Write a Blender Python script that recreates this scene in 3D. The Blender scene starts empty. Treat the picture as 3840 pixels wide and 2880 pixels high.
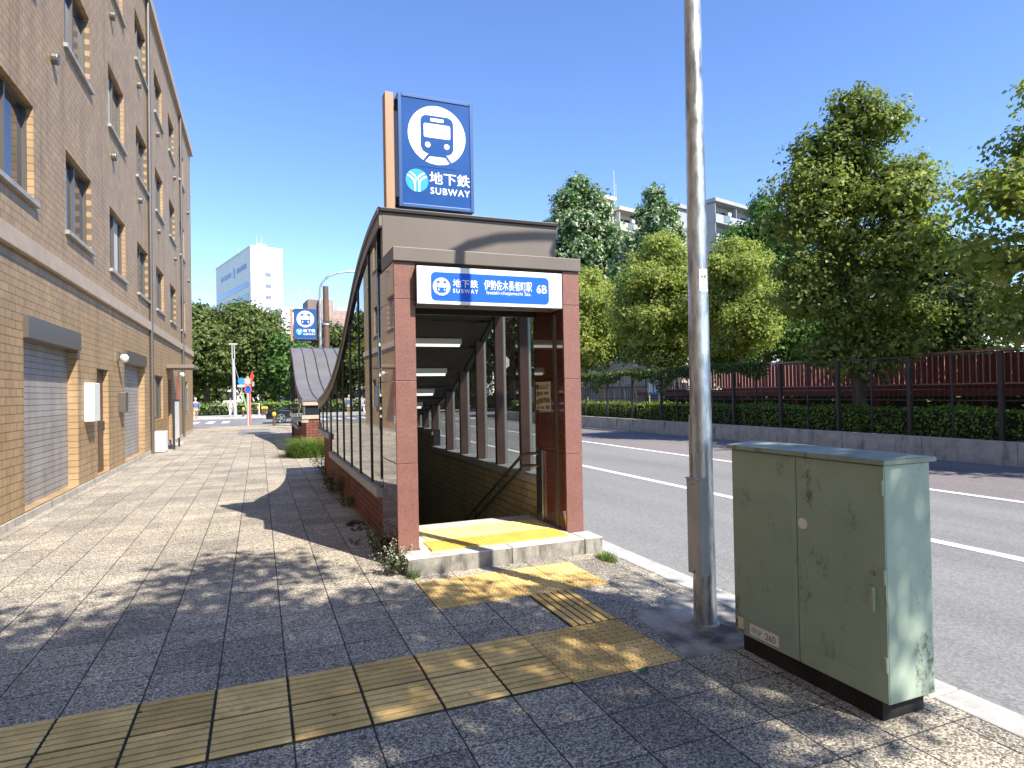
import bpy, bmesh, math, random
import numpy as np
from mathutils import Vector, Matrix

random.seed(7)
RNG = np.random.default_rng(11)
SC = bpy.context.scene
COL = SC.collection
R = math.radians

# ------------------------------------------------------------------ camera
cam_d = bpy.data.cameras.new("camera")
cam = bpy.data.objects.new("camera", cam_d)
COL.objects.link(cam)
cam_d.sensor_width = 36.0
cam_d.sensor_fit = 'HORIZONTAL'
cam_d.lens = 22.05
cam_d.clip_start = 0.05
cam_d.clip_end = 3000.0
_y, _p, _r = R(22.032), R(0.687), R(-1.079)
_f = Vector((math.sin(_y)*math.cos(_p), math.cos(_y)*math.cos(_p), math.sin(_p)))
_rt = Vector((math.cos(_y), -math.sin(_y), 0))
_up = _rt.cross(_f)
_rr = _rt*math.cos(_r)+_up*math.sin(_r)
_uu = -_rt*math.sin(_r)+_up*math.cos(_r)
cam.matrix_world = Matrix(((_rr.x, _uu.x, -_f.x, 0.0), (_rr.y, _uu.y, -_f.y, 0.0), (_rr.z, _uu.z, -_f.z, 1.6), (0, 0, 0, 1)))
SC.camera = cam

# ------------------------------------------------------------------ sky, sun, exposure
SUN = Vector((0.38, -0.84, 1.0)).normalized()
world = bpy.data.worlds.new("World")
SC.world = world
world.use_nodes = True
wn, wl = world.node_tree.nodes, world.node_tree.links
sky = wn.new("ShaderNodeTexSky")
sky.sky_type = 'NISHITA'
sky.sun_disc = False
sky.sun_elevation = math.asin(SUN.z)
sky.sun_rotation = math.atan2(SUN.x, SUN.y)
sky.altitude = 1200
sky.air_density = 1.0
sky.dust_density = 0.1
sky.ozone_density = 3.0
hs = wn.new("ShaderNodeHueSaturation")
hs.inputs["Hue"].default_value = 0.509
hs.inputs["Saturation"].default_value = 1.12
wl.new(sky.outputs[0], hs.inputs["Color"])
wl.new(hs.outputs[0], wn["Background"].inputs[0])
wn["Background"].inputs[1].default_value = 0.15
sun_d = bpy.data.lights.new("sun", 'SUN')
sun_d.energy = 4.5
sun_d.angle = R(0.53)
sun_d.color = (1.0, 0.94, 0.85)
sun = bpy.data.objects.new("sun", sun_d)
COL.objects.link(sun)
sun.rotation_euler = (-SUN).to_track_quat('-Z', 'Y').to_euler()
sun.location = (6, -14, 18)
SC.view_settings.view_transform = 'Standard'
SC.view_settings.look = 'None'
SC.view_settings.exposure = 1.08
SC.view_settings.gamma = 1.0

# ------------------------------------------------------------------ materials
def nm(name):
    m = bpy.data.materials.new(name)
    m.use_nodes = True
    n, l = m.node_tree.nodes, m.node_tree.links
    return m, n, l, n["Principled BSDF"]

def node(n, t, **kw):
    o = n.new(t)
    for k, v in kw.items():
        if k.startswith('i_'):
            o.inputs[int(k[2:])].default_value = v
        else:
            setattr(o, k, v)
    return o

def c4(c):
    return (c[0], c[1], c[2], 1.0)

def plain(name, col, rough=0.5, metal=0.0, spec=0.5, coat=0.0, emit=None, es=0.0):
    m, n, l, b = nm(name)
    b.inputs["Base Color"].default_value = c4(col)
    b.inputs["Roughness"].default_value = rough
    b.inputs["Metallic"].default_value = metal
    b.inputs["Specular IOR Level"].default_value = spec
    b.inputs["Coat Weight"].default_value = coat
    if emit:
        b.inputs["Emission Color"].default_value = c4(emit)
        b.inputs["Emission Strength"].default_value = es
    return m

def noise(n, l, vec, scale, detail=4.0, rough=0.6):
    t = n.new("ShaderNodeTexNoise")
    t.inputs["Scale"].default_value = scale
    t.inputs["Detail"].default_value = detail
    t.inputs["Roughness"].default_value = rough
    l.new(vec, t.inputs["Vector"])
    return t.outputs["Fac"]

def ramp(n, l, fac, stops):
    r = n.new("ShaderNodeValToRGB")
    e = r.color_ramp.elements
    while len(e) < len(stops):
        e.new(0.5)
    for i, (p, c) in enumerate(stops):
        e[i].position = p
        e[i].color = c4(c) if len(c) == 3 else c
    l.new(fac, r.inputs[0])
    return r.outputs[0]

def mixc(n, l, fac, a, b, mode='MIX'):
    x = n.new("ShaderNodeMix")
    x.data_type = 'RGBA'
    x.blend_type = mode
    for s, v in ((x.inputs[0], fac), (x.inputs[6], a), (x.inputs[7], b)):
        if isinstance(v, (int, float)):
            s.default_value = v
        elif isinstance(v, tuple):
            s.default_value = c4(v)
        else:
            l.new(v, s)
    return x.outputs[2]

def mth(n, l, op, a, b=None, c=None):
    x = n.new("ShaderNodeMath")
    x.operation = op
    for i, v in enumerate((a, b, c)):
        if v is None:
            continue
        if isinstance(v, (int, float)):
            x.inputs[i].default_value = v
        else:
            l.new(v, x.inputs[i])
    return x.outputs[0]

def ocoord(n):
    return n.new("ShaderNodeTexCoord").outputs["Object"]

def bump(n, l, h, strength, dist, b):
    x = n.new("ShaderNodeBump")
    x.inputs["Strength"].default_value = strength
    x.inputs["Distance"].default_value = dist
    l.new(h, x.inputs["Height"])
    l.new(x.outputs[0], b.inputs["Normal"])

def noisy(name, c1, c2, scale=8.0, rough=0.7, fine=0.0, fscale=120.0, spec=0.4, metal=0.0, bmp=0.0, stain=None, stretch=None, lo=0.35, hi=0.65):
    """two-tone noise with optional fine grain and streaky stains"""
    m, n, l, b = nm(name)
    v = ocoord(n)
    if stretch:
        mp = n.new("ShaderNodeMapping")
        mp.inputs["Scale"].default_value = stretch
        l.new(v, mp.inputs[0])
        v2 = mp.outputs[0]
    else:
        v2 = v
    col = ramp(n, l, noise(n, l, v2, scale, 6), [(lo, c1), (hi, c2)])
    if fine:
        g = noise(n, l, v, fscale, 2, 0.7)
        g = ramp(n, l, g, [(0.3, (1-fine,)*3), (0.7, (1+fine,)*3)])
        col = mixc(n, l, 1.0, col, g, 'MULTIPLY')
    if stain:
        sc, th, scol = stain
        mp = n.new("ShaderNodeMapping")
        mp.inputs["Scale"].default_value = (1.0, 1.0, 0.22)
        l.new(v, mp.inputs[0])
        s = noise(n, l, mp.outputs[0], sc, 7, 0.65)
        s = ramp(n, l, s, [(th, (0, 0, 0)), (min(1.0, th+0.16), (1, 1, 1))])
        col = mixc(n, l, s, col, scol)
    l.new(col, b.inputs["Base Color"])
    b.inputs["Roughness"].default_value = rough
    b.inputs["Specular IOR Level"].default_value = spec
    b.inputs["Metallic"].default_value = metal
    if bmp:
        bump(n, l, noise(n, l, v, fscale, 3), bmp, 0.01, b)
    return m

def granite(name, c1, c2, c3, rough, scale=260.0, coat=0.0, ior=1.5):
    m, n, l, b = nm(name)
    v = ocoord(n)
    vo = n.new("ShaderNodeTexVoronoi")
    vo.inputs["Scale"].default_value = scale
    l.new(v, vo.inputs["Vector"])
    sep = n.new("ShaderNodeSeparateColor")
    l.new(vo.outputs["Color"], sep.inputs[0])
    col = ramp(n, l, sep.outputs[0], [(0.0, c3), (0.18, c1), (0.6, c1), (1.0, c2)])
    big = ramp(n, l, noise(n, l, v, 3.0, 5), [(0.3, (0.86,)*3), (0.7, (1.08,)*3)])
    col = mixc(n, l, 1.0, col, big, 'MULTIPLY')
    l.new(col, b.inputs["Base Color"])
    b.inputs["Roughness"].default_value = rough
    b.inputs["IOR"].default_value = ior
    b.inputs["Coat Weight"].default_value = coat
    b.inputs["Coat Roughness"].default_value = 0.02
    return m

def bricks(name, plane, c1, c2, mortar, bw, bh, msize, rough=0.8, spec=0.3, off=0.5, bmp=0.3):
    """plane 'yz' or 'xz': courses run horizontally in that plane"""
    m, n, l, b = nm(name)
    s = n.new("ShaderNodeSeparateXYZ")
    l.new(ocoord(n), s.inputs[0])
    cb = n.new("ShaderNodeCombineXYZ")
    l.new(s.outputs[1 if plane == 'yz' else 0], cb.inputs[0])
    l.new(s.outputs[2], cb.inputs[1])
    t = n.new("ShaderNodeTexBrick")
    t.offset = off
    t.inputs["Scale"].default_value = 1.0
    t.inputs["Brick Width"].default_value = bw
    t.inputs["Row Height"].default_value = bh
    t.inputs["Mortar Size"].default_value = msize
    t.inputs["Mortar Smooth"].default_value = 0.1
    t.inputs["Bias"].default_value = 0.0
    t.inputs["Color1"].default_value = c4(c1)
    t.inputs["Color2"].default_value = c4(c2)
    t.inputs["Mortar"].default_value = c4(mortar)
    l.new(cb.outputs[0], t.inputs["Vector"])
    g = ramp(n, l, noise(n, l, ocoord(n), 2.5, 7, 0.65), [(0.3, (0.8,)*3), (0.7, (1.12,)*3)])
    mp = n.new("ShaderNodeMapping")
    mp.inputs["Scale"].default_value = (1.0, 1.0, 0.07)
    l.new(ocoord(n), mp.inputs[0])
    sk = ramp(n, l, noise(n, l, mp.outputs[0], 3.5, 6, 0.6), [(0.5, (1, 1, 1)), (0.72, (0.72, 0.71, 0.69))])
    g = mixc(n, l, 1.0, g, sk, 'MULTIPLY')
    l.new(mixc(n, l, 1.0, t.outputs["Color"], g, 'MULTIPLY'), b.inputs["Base Color"])
    b.inputs["Roughness"].default_value = rough
    b.inputs["Specular IOR Level"].default_value = spec
    inv = mth(n, l, 'SUBTRACT', 1.0, t.outputs["Fac"])
    bump(n, l, inv, bmp, 0.006, b)
    return m

def leafmat(name, stops, transl=0.35, rough=0.5, spec=0.25, tcol=None):
    m, n, l, b = nm(name)
    g = n.new("ShaderNodeNewGeometry")
    col = ramp(n, l, g.outputs["Random Per Island"], stops)
    v = ocoord(n)
    big = ramp(n, l, noise(n, l, v, 0.9, 3), [(0.32, (0.75,)*3), (0.68, (1.2,)*3)])
    col = mixc(n, l, 1.0, col, big, 'MULTIPLY')
    l.new(col, b.inputs["Base Color"])
    b.inputs["Roughness"].default_value = rough
    b.inputs["Specular IOR Level"].default_value = spec
    tr = n.new("ShaderNodeBsdfTranslucent")
    l.new(mixc(n, l, 1.0, col, tcol or (1.25, 1.35, 0.7), 'MULTIPLY'), tr.inputs[0])
    mx = n.new("ShaderNodeMixShader")
    mx.inputs[0].default_value = transl
    l.new(b.outputs[0], mx.inputs[1])
    l.new(tr.outputs[0], mx.inputs[2])
    l.new(mx.outputs[0], n["Material Output"].inputs[0])
    return m

def glassmat(name, tint, ior=1.5, boost=0.0):
    m, n, l, b = nm(name)
    n.remove(b)
    tr = n.new("ShaderNodeBsdfTransparent")
    tr.inputs[0].default_value = c4(tint)
    gl = n.new("ShaderNodeBsdfGlossy")
    gl.inputs["Roughness"].default_value = 0.0
    gl.inputs["Color"].default_value = (0.95, 0.95, 0.95, 1)
    ge = n.new("ShaderNodeNewGeometry")
    dt = n.new("ShaderNodeVectorMath")
    dt.operation = 'DOT_PRODUCT'
    l.new(ge.outputs["Incoming"], dt.inputs[0])
    l.new(ge.outputs["Normal"], dt.inputs[1])
    f0 = ((ior-1)/(ior+1))**2
    q = mth(n, l, 'POWER', mth(n, l, 'SUBTRACT', 1.0, mth(n, l, 'ABSOLUTE', dt.outputs["Value"])), 5.0)
    fac = mth(n, l, 'ADD', mth(n, l, 'MULTIPLY', q, 1-f0), f0+boost)
    fac.node.use_clamp = True
    mx = n.new("ShaderNodeMixShader")
    l.new(fac, mx.inputs[0])
    l.new(tr.outputs[0], mx.inputs[1])
    l.new(gl.outputs[0], mx.inputs[2])
    l.new(mx.outputs[0], n["Material Output"].inputs[0])
    return m

M = {}

def pavement_mat():
    """exposed-aggregate slabs on a 0.362 m grid, dark joints, stains and gum spots"""
    m, n, l, b = nm("aggregate_slabs")
    v = ocoord(n)
    s = n.new("ShaderNodeSeparateXYZ")
    l.new(v, s.inputs[0])
    T = 0.3615
    u = mth(n, l, 'DIVIDE', mth(n, l, 'SUBTRACT', s.outputs[0], 0.131), T)
    w = mth(n, l, 'DIVIDE', mth(n, l, 'SUBTRACT', s.outputs[1], 2.718), T)
    def joint(c, width):
        f = mth(n, l, 'FRACT', c)
        d = mth(n, l, 'ABSOLUTE', mth(n, l, 'SUBTRACT', f, 0.5))
        d = mth(n, l, 'SUBTRACT', 0.5, d)
        wob = noise(n, l, v, 22.0, 3)
        lim = mth(n, l, 'MULTIPLY', wob, width*2.0)
        return mth(n, l, 'LESS_THAN', d, lim)
    jx = joint(u, 0.0125)
    jy = joint(w, 0.0108)
    j = mth(n, l, 'MAXIMUM', jx, mth(n, l, 'MULTIPLY', jy, 0.9))
    cell = n.new("ShaderNodeCombineXYZ")
    l.new(mth(n, l, 'FLOOR', u), cell.inputs[0])
    l.new(mth(n, l, 'FLOOR', w), cell.inputs[1])
    wn_ = n.new("ShaderNodeTexWhiteNoise")
    l.new(cell.outputs[0], wn_.inputs["Vector"])
    vo = n.new("ShaderNodeTexVoronoi")
    vo.inputs["Scale"].default_value = 125.0
    l.new(v, vo.inputs["Vector"])
    sep = n.new("ShaderNodeSeparateColor")
    l.new(vo.outputs["Color"], sep.inputs[0])
    grain = ramp(n, l, sep.outputs[0], [(0.0, (0.075, 0.068, 0.056)), (0.28, (0.2, 0.18, 0.145)), (0.55, (0.375, 0.336, 0.27)), (0.8, (0.55, 0.495, 0.4)), (1.0, (0.8, 0.735, 0.61))])
    var = ramp(n, l, wn_.outputs[0], [(0.0, (0.74, 0.735, 0.73)), (0.35, (0.93, 0.925, 0.92)), (1.0, (1.12, 1.1, 1.05))])
    col = mixc(n, l, 1.0, grain, var, 'MULTIPLY')
    dirt = ramp(n, l, noise(n, l, v, 1.3, 8, 0.62), [(0.34, (0.74, 0.74, 0.75)), (0.62, (1.05, 1.03, 1.0))])
    col = mixc(n, l, 1.0, col, dirt, 'MULTIPLY')
    blot = n.new("ShaderNodeTexVoronoi")
    blot.inputs["Scale"].default_value = 3.1
    blot.inputs["Randomness"].default_value = 1.0
    l.new(v, blot.inputs["Vector"])
    gum = mth(n, l, 'LESS_THAN', blot.outputs["Distance"], mth(n, l, 'MULTIPLY', noise(n, l, v, 4.0, 2), 0.12))
    col = mixc(n, l, mth(n, l, 'MULTIPLY', gum, 0.8), col, (0.06, 0.058, 0.055))
    col = mixc(n, l, j, col, (0.035, 0.034, 0.032))
    l.new(col, b.inputs["Base Color"])
    b.inputs["Roughness"].default_value = 0.75
    b.inputs["Specular IOR Level"].default_value = 0.35
    h = mth(n, l, 'SUBTRACT', mth(n, l, 'MULTIPLY', sep.outputs[0], 0.25), j)
    bump(n, l, h, 0.35, 0.004, b)
    return m

def asphalt(name, c1, c2):
    m, n, l, b = nm(name)
    v = ocoord(n)
    vo = n.new("ShaderNodeTexVoronoi")
    vo.inputs["Scale"].default_value = 70.0
    l.new(v, vo.inputs["Vector"])
    sep = n.new("ShaderNodeSeparateColor")
    l.new(vo.outputs["Color"], sep.inputs[0])
    g = ramp(n, l, sep.outputs[0], [(0.0, tuple(x*0.78 for x in c1)), (0.5, c1), (1.0, tuple(x*1.2 for x in c2))])
    mp = n.new("ShaderNodeMapping")
    mp.inputs["Scale"].default_value = (1.0, 0.12, 1.0)
    l.new(v, mp.inputs[0])
    big = ramp(n, l, noise(n, l, mp.outputs[0], 0.9, 7, 0.6), [(0.3, (0.8,)*3), (0.7, (1.12,)*3)])
    col = mixc(n, l, 1.0, g, big, 'MULTIPLY')
    l.new(col, b.inputs["Base Color"])
    b.inputs["Roughness"].default_value = 0.8
    b.inputs["Specular IOR Level"].default_value = 0.3
    bump(n, l, sep.outputs[0], 0.25, 0.004, b)
    return m

def galv(name):
    """weathered galvanised steel: pale spangle, darker runs, brownish bloom"""
    m, n, l, b = nm(name)
    v = ocoord(n)
    mp = n.new("ShaderNodeMapping")
    mp.inputs["Scale"].default_value = (1.0, 1.0, 0.25)
    l.new(v, mp.inputs[0])
    a = noise(n, l, mp.outputs[0], 14.0, 7, 0.65)
    col = ramp(n, l, a, [(0.3, (0.2, 0.21, 0.22)), (0.44, (0.42, 0.43, 0.43)), (0.56, (0.66, 0.67, 0.67)), (0.66, (0.5, 0.51, 0.52)), (0.78, (0.36, 0.36, 0.36))])
    l.new(col, b.inputs["Base Color"])
    b.inputs["Metallic"].default_value = 0.85
    l.new(ramp(n, l, noise(n, l, v, 9.0, 5), [(0.3, (0.28,)*3), (0.7, (0.5,)*3)]), b.inputs["Roughness"])
    return m

def cabinet_mat(name, ribs):
    m, n, l, b = nm(name)
    v = ocoord(n)
    base = ramp(n, l, noise(n, l, v, 5.0, 6), [(0.3, (0.31, 0.385, 0.295)), (0.7, (0.365, 0.445, 0.345))])
    mp = n.new("ShaderNodeMapping")
    mp.inputs["Scale"].default_value = (1, 1, 0.5)
    l.new(v, mp.inputs[0])
    s1 = noise(n, l, mp.outputs[0], 5.5, 9, 0.75)
    s2 = noise(n, l, v, 38.0, 4, 0.7)
    st = mth(n, l, 'MULTIPLY', ramp(n, l, s1, [(0.555, (0, 0, 0)), (0.66, (1, 1, 1))]), ramp(n, l, s2, [(0.38, (0, 0, 0)), (0.55, (1, 1, 1))]))
    col = mixc(n, l, mth(n, l, 'MULTIPLY', st, 0.85), base, (0.025, 0.028, 0.02))
    l.new(col, b.inputs["Base Color"])
    b.inputs["Roughness"].default_value = 0.5
    b.inputs["Specular IOR Level"].default_value = 0.35
    if ribs:
        sp = n.new("ShaderNodeSeparateXYZ")
        l.new(v, sp.inputs[0])
        d1 = mth(n, l, 'SINE', mth(n, l, 'MULTIPLY', mth(n, l, 'ADD', sp.outputs[1], mth(n, l, 'MULTIPLY', sp.outputs[2], 0.6)), 420.0))
        d2 = mth(n, l, 'SINE', mth(n, l, 'MULTIPLY', mth(n, l, 'SUBTRACT', sp.outputs[1], mth(n, l, 'MULTIPLY', sp.outputs[2], 0.6)), 420.0))
        bump(n, l, mth(n, l, 'MAXIMUM', d1, d2), 0.55, 0.002, b)
    return m

def tactile_mat():
    """worn ochre tiles: tone changes from tile to tile, scuffs, grime and a few black spots"""
    m, n, l, b = nm("worn_yellow_tile")
    v = ocoord(n)
    s = n.new("ShaderNodeSeparateXYZ")
    l.new(v, s.inputs[0])
    cell = n.new("ShaderNodeCombineXYZ")
    l.new(mth(n, l, 'FLOOR', mth(n, l, 'DIVIDE', mth(n, l, 'SUBTRACT', s.outputs[0], 0.131), 0.3615)), cell.inputs[0])
    l.new(mth(n, l, 'FLOOR', mth(n, l, 'DIVIDE', mth(n, l, 'SUBTRACT', s.outputs[1], 2.718), 0.3615)), cell.inputs[1])
    w = n.new("ShaderNodeTexWhiteNoise")
    l.new(cell.outputs[0], w.inputs["Vector"])
    base = ramp(n, l, noise(n, l, v, 4.5, 7, 0.65), [(0.3, (0.56, 0.355, 0.11)), (0.6, (0.84, 0.565, 0.2))])
    tone = ramp(n, l, w.outputs[0], [(0.0, (0.78, 0.76, 0.72)), (0.5, (1, 1, 1)), (1.0, (1.14, 1.16, 1.25))])
    col = mixc(n, l, 1.0, base, tone, 'MULTIPLY')
    g = ramp(n, l, noise(n, l, v, 150.0, 2, 0.7), [(0.3, (0.86,)*3), (0.7, (1.12,)*3)])
    col = mixc(n, l, 1.0, col, g, 'MULTIPLY')
    grime = ramp(n, l, noise(n, l, v, 9.0, 8, 0.7), [(0.55, (0, 0, 0)), (0.72, (1, 1, 1))])
    col = mixc(n, l, mth(n, l, 'MULTIPLY', grime, 0.6), col, (0.16, 0.115, 0.06))
    vo = n.new("ShaderNodeTexVoronoi")
    vo.inputs["Scale"].default_value = 3.4
    l.new(v, vo.inputs["Vector"])
    gum = mth(n, l, 'LESS_THAN', vo.outputs["Distance"], mth(n, l, 'MULTIPLY', noise(n, l, v, 5.0, 2), 0.09))
    col = mixc(n, l, mth(n, l, 'MULTIPLY', gum, 0.85), col, (0.05, 0.04, 0.03))
    l.new(col, b.inputs["Base Color"])
    b.inputs["Roughness"].default_value = 0.75
    return m

M['slabs'] = pavement_mat()
M['asphalt'] = asphalt("asphalt", (0.215, 0.213, 0.205), (0.225, 0.223, 0.214))
M['asphalt_red'] = asphalt("red_asphalt", (0.2, 0.178, 0.17), (0.22, 0.196, 0.187))
M['paint'] = noisy("road_paint", (0.62, 0.62, 0.6), (0.8, 0.8, 0.78), 9, 0.7, fine=0.15, fscale=90)
M['kerb'] = noisy("kerb_stone", (0.36, 0.35, 0.32), (0.5, 0.485, 0.45), 6, 0.85, fine=0.2, fscale=160)
M['concrete'] = noisy("old_concrete", (0.35, 0.315, 0.265), (0.49, 0.445, 0.38), 3.5, 0.9, fine=0.2, fscale=120, stain=(5.0, 0.55, (0.09, 0.085, 0.075)))
M['stepstone'] = noisy("step_concrete", (0.22, 0.2, 0.165), (0.38, 0.35, 0.295), 7, 0.9, fine=0.2, fscale=150, stain=(7.0, 0.47, (0.085, 0.077, 0.055)), bmp=0.2)
M['landing'] = noisy("landing_stone", (0.42, 0.4, 0.35), (0.55, 0.53, 0.48), 5, 0.8, fine=0.15, fscale=150)
M['patch'] = noisy("stained_concrete", (0.1, 0.085, 0.066), (0.43, 0.39, 0.33), 2.6, 0.85, fine=0.25, fscale=130, lo=0.38, hi=0.6)
M['tact_old'] = tactile_mat()
M['tact_groove'] = noisy("tile_groove", (0.035, 0.022, 0.011), (0.09, 0.058, 0.025), 6, 0.9)
M['tact_ring'] = noisy('dome_shade', (0.17, 0.115, 0.05), (0.3, 0.21, 0.09), 5, 0.9)  # shade colour for the discs under the domes
M['tact_new'] = noisy("bright_yellow_tile", (0.62, 0.37, 0.06), (0.7, 0.45, 0.1), 5, 0.7, fine=0.08)
M['tact_pale'] = noisy("pale_yellow_tile", (0.74, 0.58, 0.2), (0.8, 0.66, 0.28), 5, 0.7, fine=0.08)
M['gran_front'] = granite("red_granite_flamed", (0.205, 0.083, 0.06), (0.3, 0.155, 0.118), (0.085, 0.04, 0.032), 0.45)
M['gran_pol'] = granite("red_granite_polished", (0.13, 0.042, 0.03), (0.2, 0.07, 0.05), (0.04, 0.016, 0.014), 0.05, coat=1.0, ior=1.6)
M['joint'] = plain("dark_joint", (0.03, 0.022, 0.02), 0.8)
M['fascia'] = noisy("taupe_metal", (0.142, 0.118, 0.097), (0.163, 0.136, 0.112), 2.0, 0.45, spec=0.4, stretch=(1, 1, 0.3))
M['trim_dark'] = plain("bronze_trim", (0.045, 0.04, 0.037), 0.35, 0.6)
M['trim_mid'] = plain("bronze_edge", (0.2, 0.17, 0.14), 0.4, 0.3)
M['roof'] = noisy("seamed_roof_metal", (0.13, 0.124, 0.119), (0.16, 0.152, 0.146), 1.2, 0.42, spec=0.5)
M['black'] = plain("black_metal", (0.012, 0.012, 0.013), 0.4)
M['brick'] = bricks("red_brick_side", 'yz', (0.26, 0.088, 0.058), (0.19, 0.062, 0.042), (0.05, 0.035, 0.03), 0.225, 0.075, 0.008)
M['brick_end'] = bricks("red_brick_end", 'xz', (0.3, 0.1, 0.068), (0.22, 0.07, 0.048), (0.05, 0.035, 0.03), 0.225, 0.075, 0.008)
M['coping'] = noisy("grey_coping", (0.28, 0.27, 0.25), (0.38, 0.365, 0.34), 5, 0.6, fine=0.1)
M['coping_tan'] = noisy("tan_coping", (0.4, 0.32, 0.24), (0.47, 0.38, 0.29), 4, 0.7)
M['stairtile'] = bricks("cream_wall_tile", 'yz', (0.52, 0.42, 0.235), (0.45, 0.355, 0.195), (0.1, 0.08, 0.055), 0.21, 0.085, 0.005, 0.35, 0.5, bmp=0.2)
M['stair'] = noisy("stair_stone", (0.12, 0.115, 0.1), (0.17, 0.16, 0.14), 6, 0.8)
M['ceil'] = noisy("soffit_board", (0.055, 0.05, 0.044), (0.075, 0.068, 0.06), 4, 0.7)
M['glass_l'] = glassmat("tinted_glass", (0.26, 0.27, 0.265), 1.65, 0.14)
M['glass_r'] = glassmat("clear_glass", (0.74, 0.76, 0.74), 1.45)
M['post_red'] = noisy("rusty_red_post", (0.055, 0.029, 0.023), (0.085, 0.044, 0.034), 3, 0.5, stain=(5, 0.56, (0.06, 0.04, 0.032)))
M['alu'] = plain("bronze_aluminium", (0.2, 0.18, 0.155), 0.4, 0.7)
M['steel'] = plain("brushed_steel", (0.5, 0.47, 0.42), 0.25, 1.0)
M['galv'] = galv("galvanised_steel")
M['galv_box'] = noisy("zinc_box", (0.34, 0.345, 0.35), (0.5, 0.505, 0.51), 4, 0.45, metal=0.25, stretch=(1, 1, 0.4))
M['white'] = plain("white_panel", (0.78, 0.78, 0.77), 0.35)
M['white_letter'] = plain("white_vinyl", (0.85, 0.85, 0.85), 0.45)
M['sign_blue'] = plain("sign_blue", (0.004, 0.105, 0.62), 0.5, spec=0.3)
M['sign_navy'] = noisy("sign_navy", (0.018, 0.072, 0.25), (0.03, 0.095, 0.3), 1.2, 0.22)
M['sign_frame'] = plain("navy_frame", (0.07, 0.13, 0.28), 0.3, 0.4)
M['sky_blue'] = plain("emblem_blue", (0.02, 0.33, 0.85), 0.4)
M['navy_dark'] = plain("navy_back", (0.008, 0.015, 0.05), 0.5)
M['post_tan'] = noisy("tan_steel_post", (0.36, 0.22, 0.13), (0.42, 0.26, 0.155), 3, 0.45, stretch=(1, 1, 0.2))
M['lamp_glow'] = plain("lit_tube", (0.9, 0.9, 0.85), 0.4, emit=(1.0, 0.98, 0.86), es=0.55)
M['lamp_case'] = plain("lamp_housing", (0.72, 0.72, 0.66), 0.4)
M['poster'] = plain("poster_paper", (0.62, 0.56, 0.43), 0.7)
M['poster_grey'] = noisy("poster_print", (0.12, 0.1, 0.08), (0.3, 0.25, 0.19), 30, 0.7)
M['ink'] = plain("black_ink", (0.02, 0.02, 0.022), 0.6)
M['cab'] = cabinet_mat("green_cabinet_dimpled", True)
M['cab_plain'] = cabinet_mat("green_cabinet_paint", False)
M['cab_top'] = noisy("faded_green_top", (0.2, 0.24, 0.18), (0.36, 0.4, 0.33), 4, 0.5, stain=(8, 0.58, (0.04, 0.045, 0.03)))
M['plinth'] = noisy("black_plinth", (0.014, 0.013, 0.012), (0.03, 0.027, 0.024), 5, 0.85)
M['plate'] = plain("enamel_plate", (0.8, 0.77, 0.72), 0.4)
M['old_label'] = noisy("rust_stained_label", (0.66, 0.56, 0.36), (0.78, 0.7, 0.5), 18, 0.6, stain=(30, 0.62, (0.3, 0.14, 0.05)))
M['bark'] = noisy("bark", (0.075, 0.055, 0.038), (0.16, 0.125, 0.09), 9, 0.95, stretch=(1, 1, 0.3), bmp=0.4, fscale=30)
M['bark_light'] = noisy("pale_bark", (0.16, 0.12, 0.085), (0.28, 0.22, 0.165), 8, 0.95, stretch=(1, 1, 0.3))
M['lf_yel'] = leafmat("yellow_green_leaf", [(0.0, (0.14, 0.19, 0.045)), (0.35, (0.27, 0.34, 0.075)), (0.75, (0.39, 0.44, 0.125)), (1.0, (0.5, 0.43, 0.16))], 0.47)
M['lf_white'] = leafmat("pale_backed_leaf", [(0.0, (0.05, 0.11, 0.04)), (0.5, (0.1, 0.195, 0.068)), (0.7, (0.18, 0.28, 0.105)), (0.73, (0.4, 0.44, 0.3)), (1.0, (0.58, 0.6, 0.45))], 0.32)
M['lf_mid'] = leafmat("mid_green_leaf", [(0.0, (0.045, 0.1, 0.023)), (0.6, (0.1, 0.2, 0.045)), (1.0, (0.18, 0.28, 0.075))], 0.36)
M['lf_dark'] = leafmat("park_leaf", [(0.0, (0.065, 0.1, 0.028)), (0.5, (0.13, 0.175, 0.048)), (1.0, (0.23, 0.265, 0.08))], 0.34)
M['lf_olive'] = leafmat('olive_leaf', [(0.0, (0.075, 0.11, 0.027)), (0.5, (0.19, 0.24, 0.055)), (1.0, (0.4, 0.43, 0.12))], 0.43)
M['lf_deep'] = leafmat("deep_green_leaf", [(0.0, (0.035, 0.062, 0.02)), (0.6, (0.085, 0.12, 0.034)), (1.0, (0.24, 0.25, 0.065))], 0.32)
M['lf_hedge'] = leafmat("hedge_leaf", [(0.0, (0.06, 0.11, 0.02)), (0.6, (0.17, 0.26, 0.04)), (1.0, (0.32, 0.4, 0.07))], 0.38)
M['lf_ivy'] = leafmat("ivy_leaf", [(0.0, (0.03, 0.055, 0.015)), (0.6, (0.075, 0.125, 0.03)), (1.0, (0.15, 0.2, 0.05))], 0.35)
M['lf_grass'] = leafmat("grass_blade", [(0.0, (0.07, 0.13, 0.025)), (0.6, (0.15, 0.23, 0.05)), (1.0, (0.28, 0.34, 0.1))], 0.3)
M['lf_weed'] = leafmat("weed_leaf", [(0.0, (0.035, 0.06, 0.018)), (0.7, (0.075, 0.11, 0.035)), (1.0, (0.13, 0.16, 0.06))], 0.3)
M['petal'] = leafmat("cream_petal", [(0.0, (0.45, 0.44, 0.32)), (1.0, (0.7, 0.68, 0.54))], 0.3, tcol=(1, 1, 0.9))
M['hedge_core'] = plain("hedge_inside", (0.012, 0.02, 0.008), 1.0)
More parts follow.
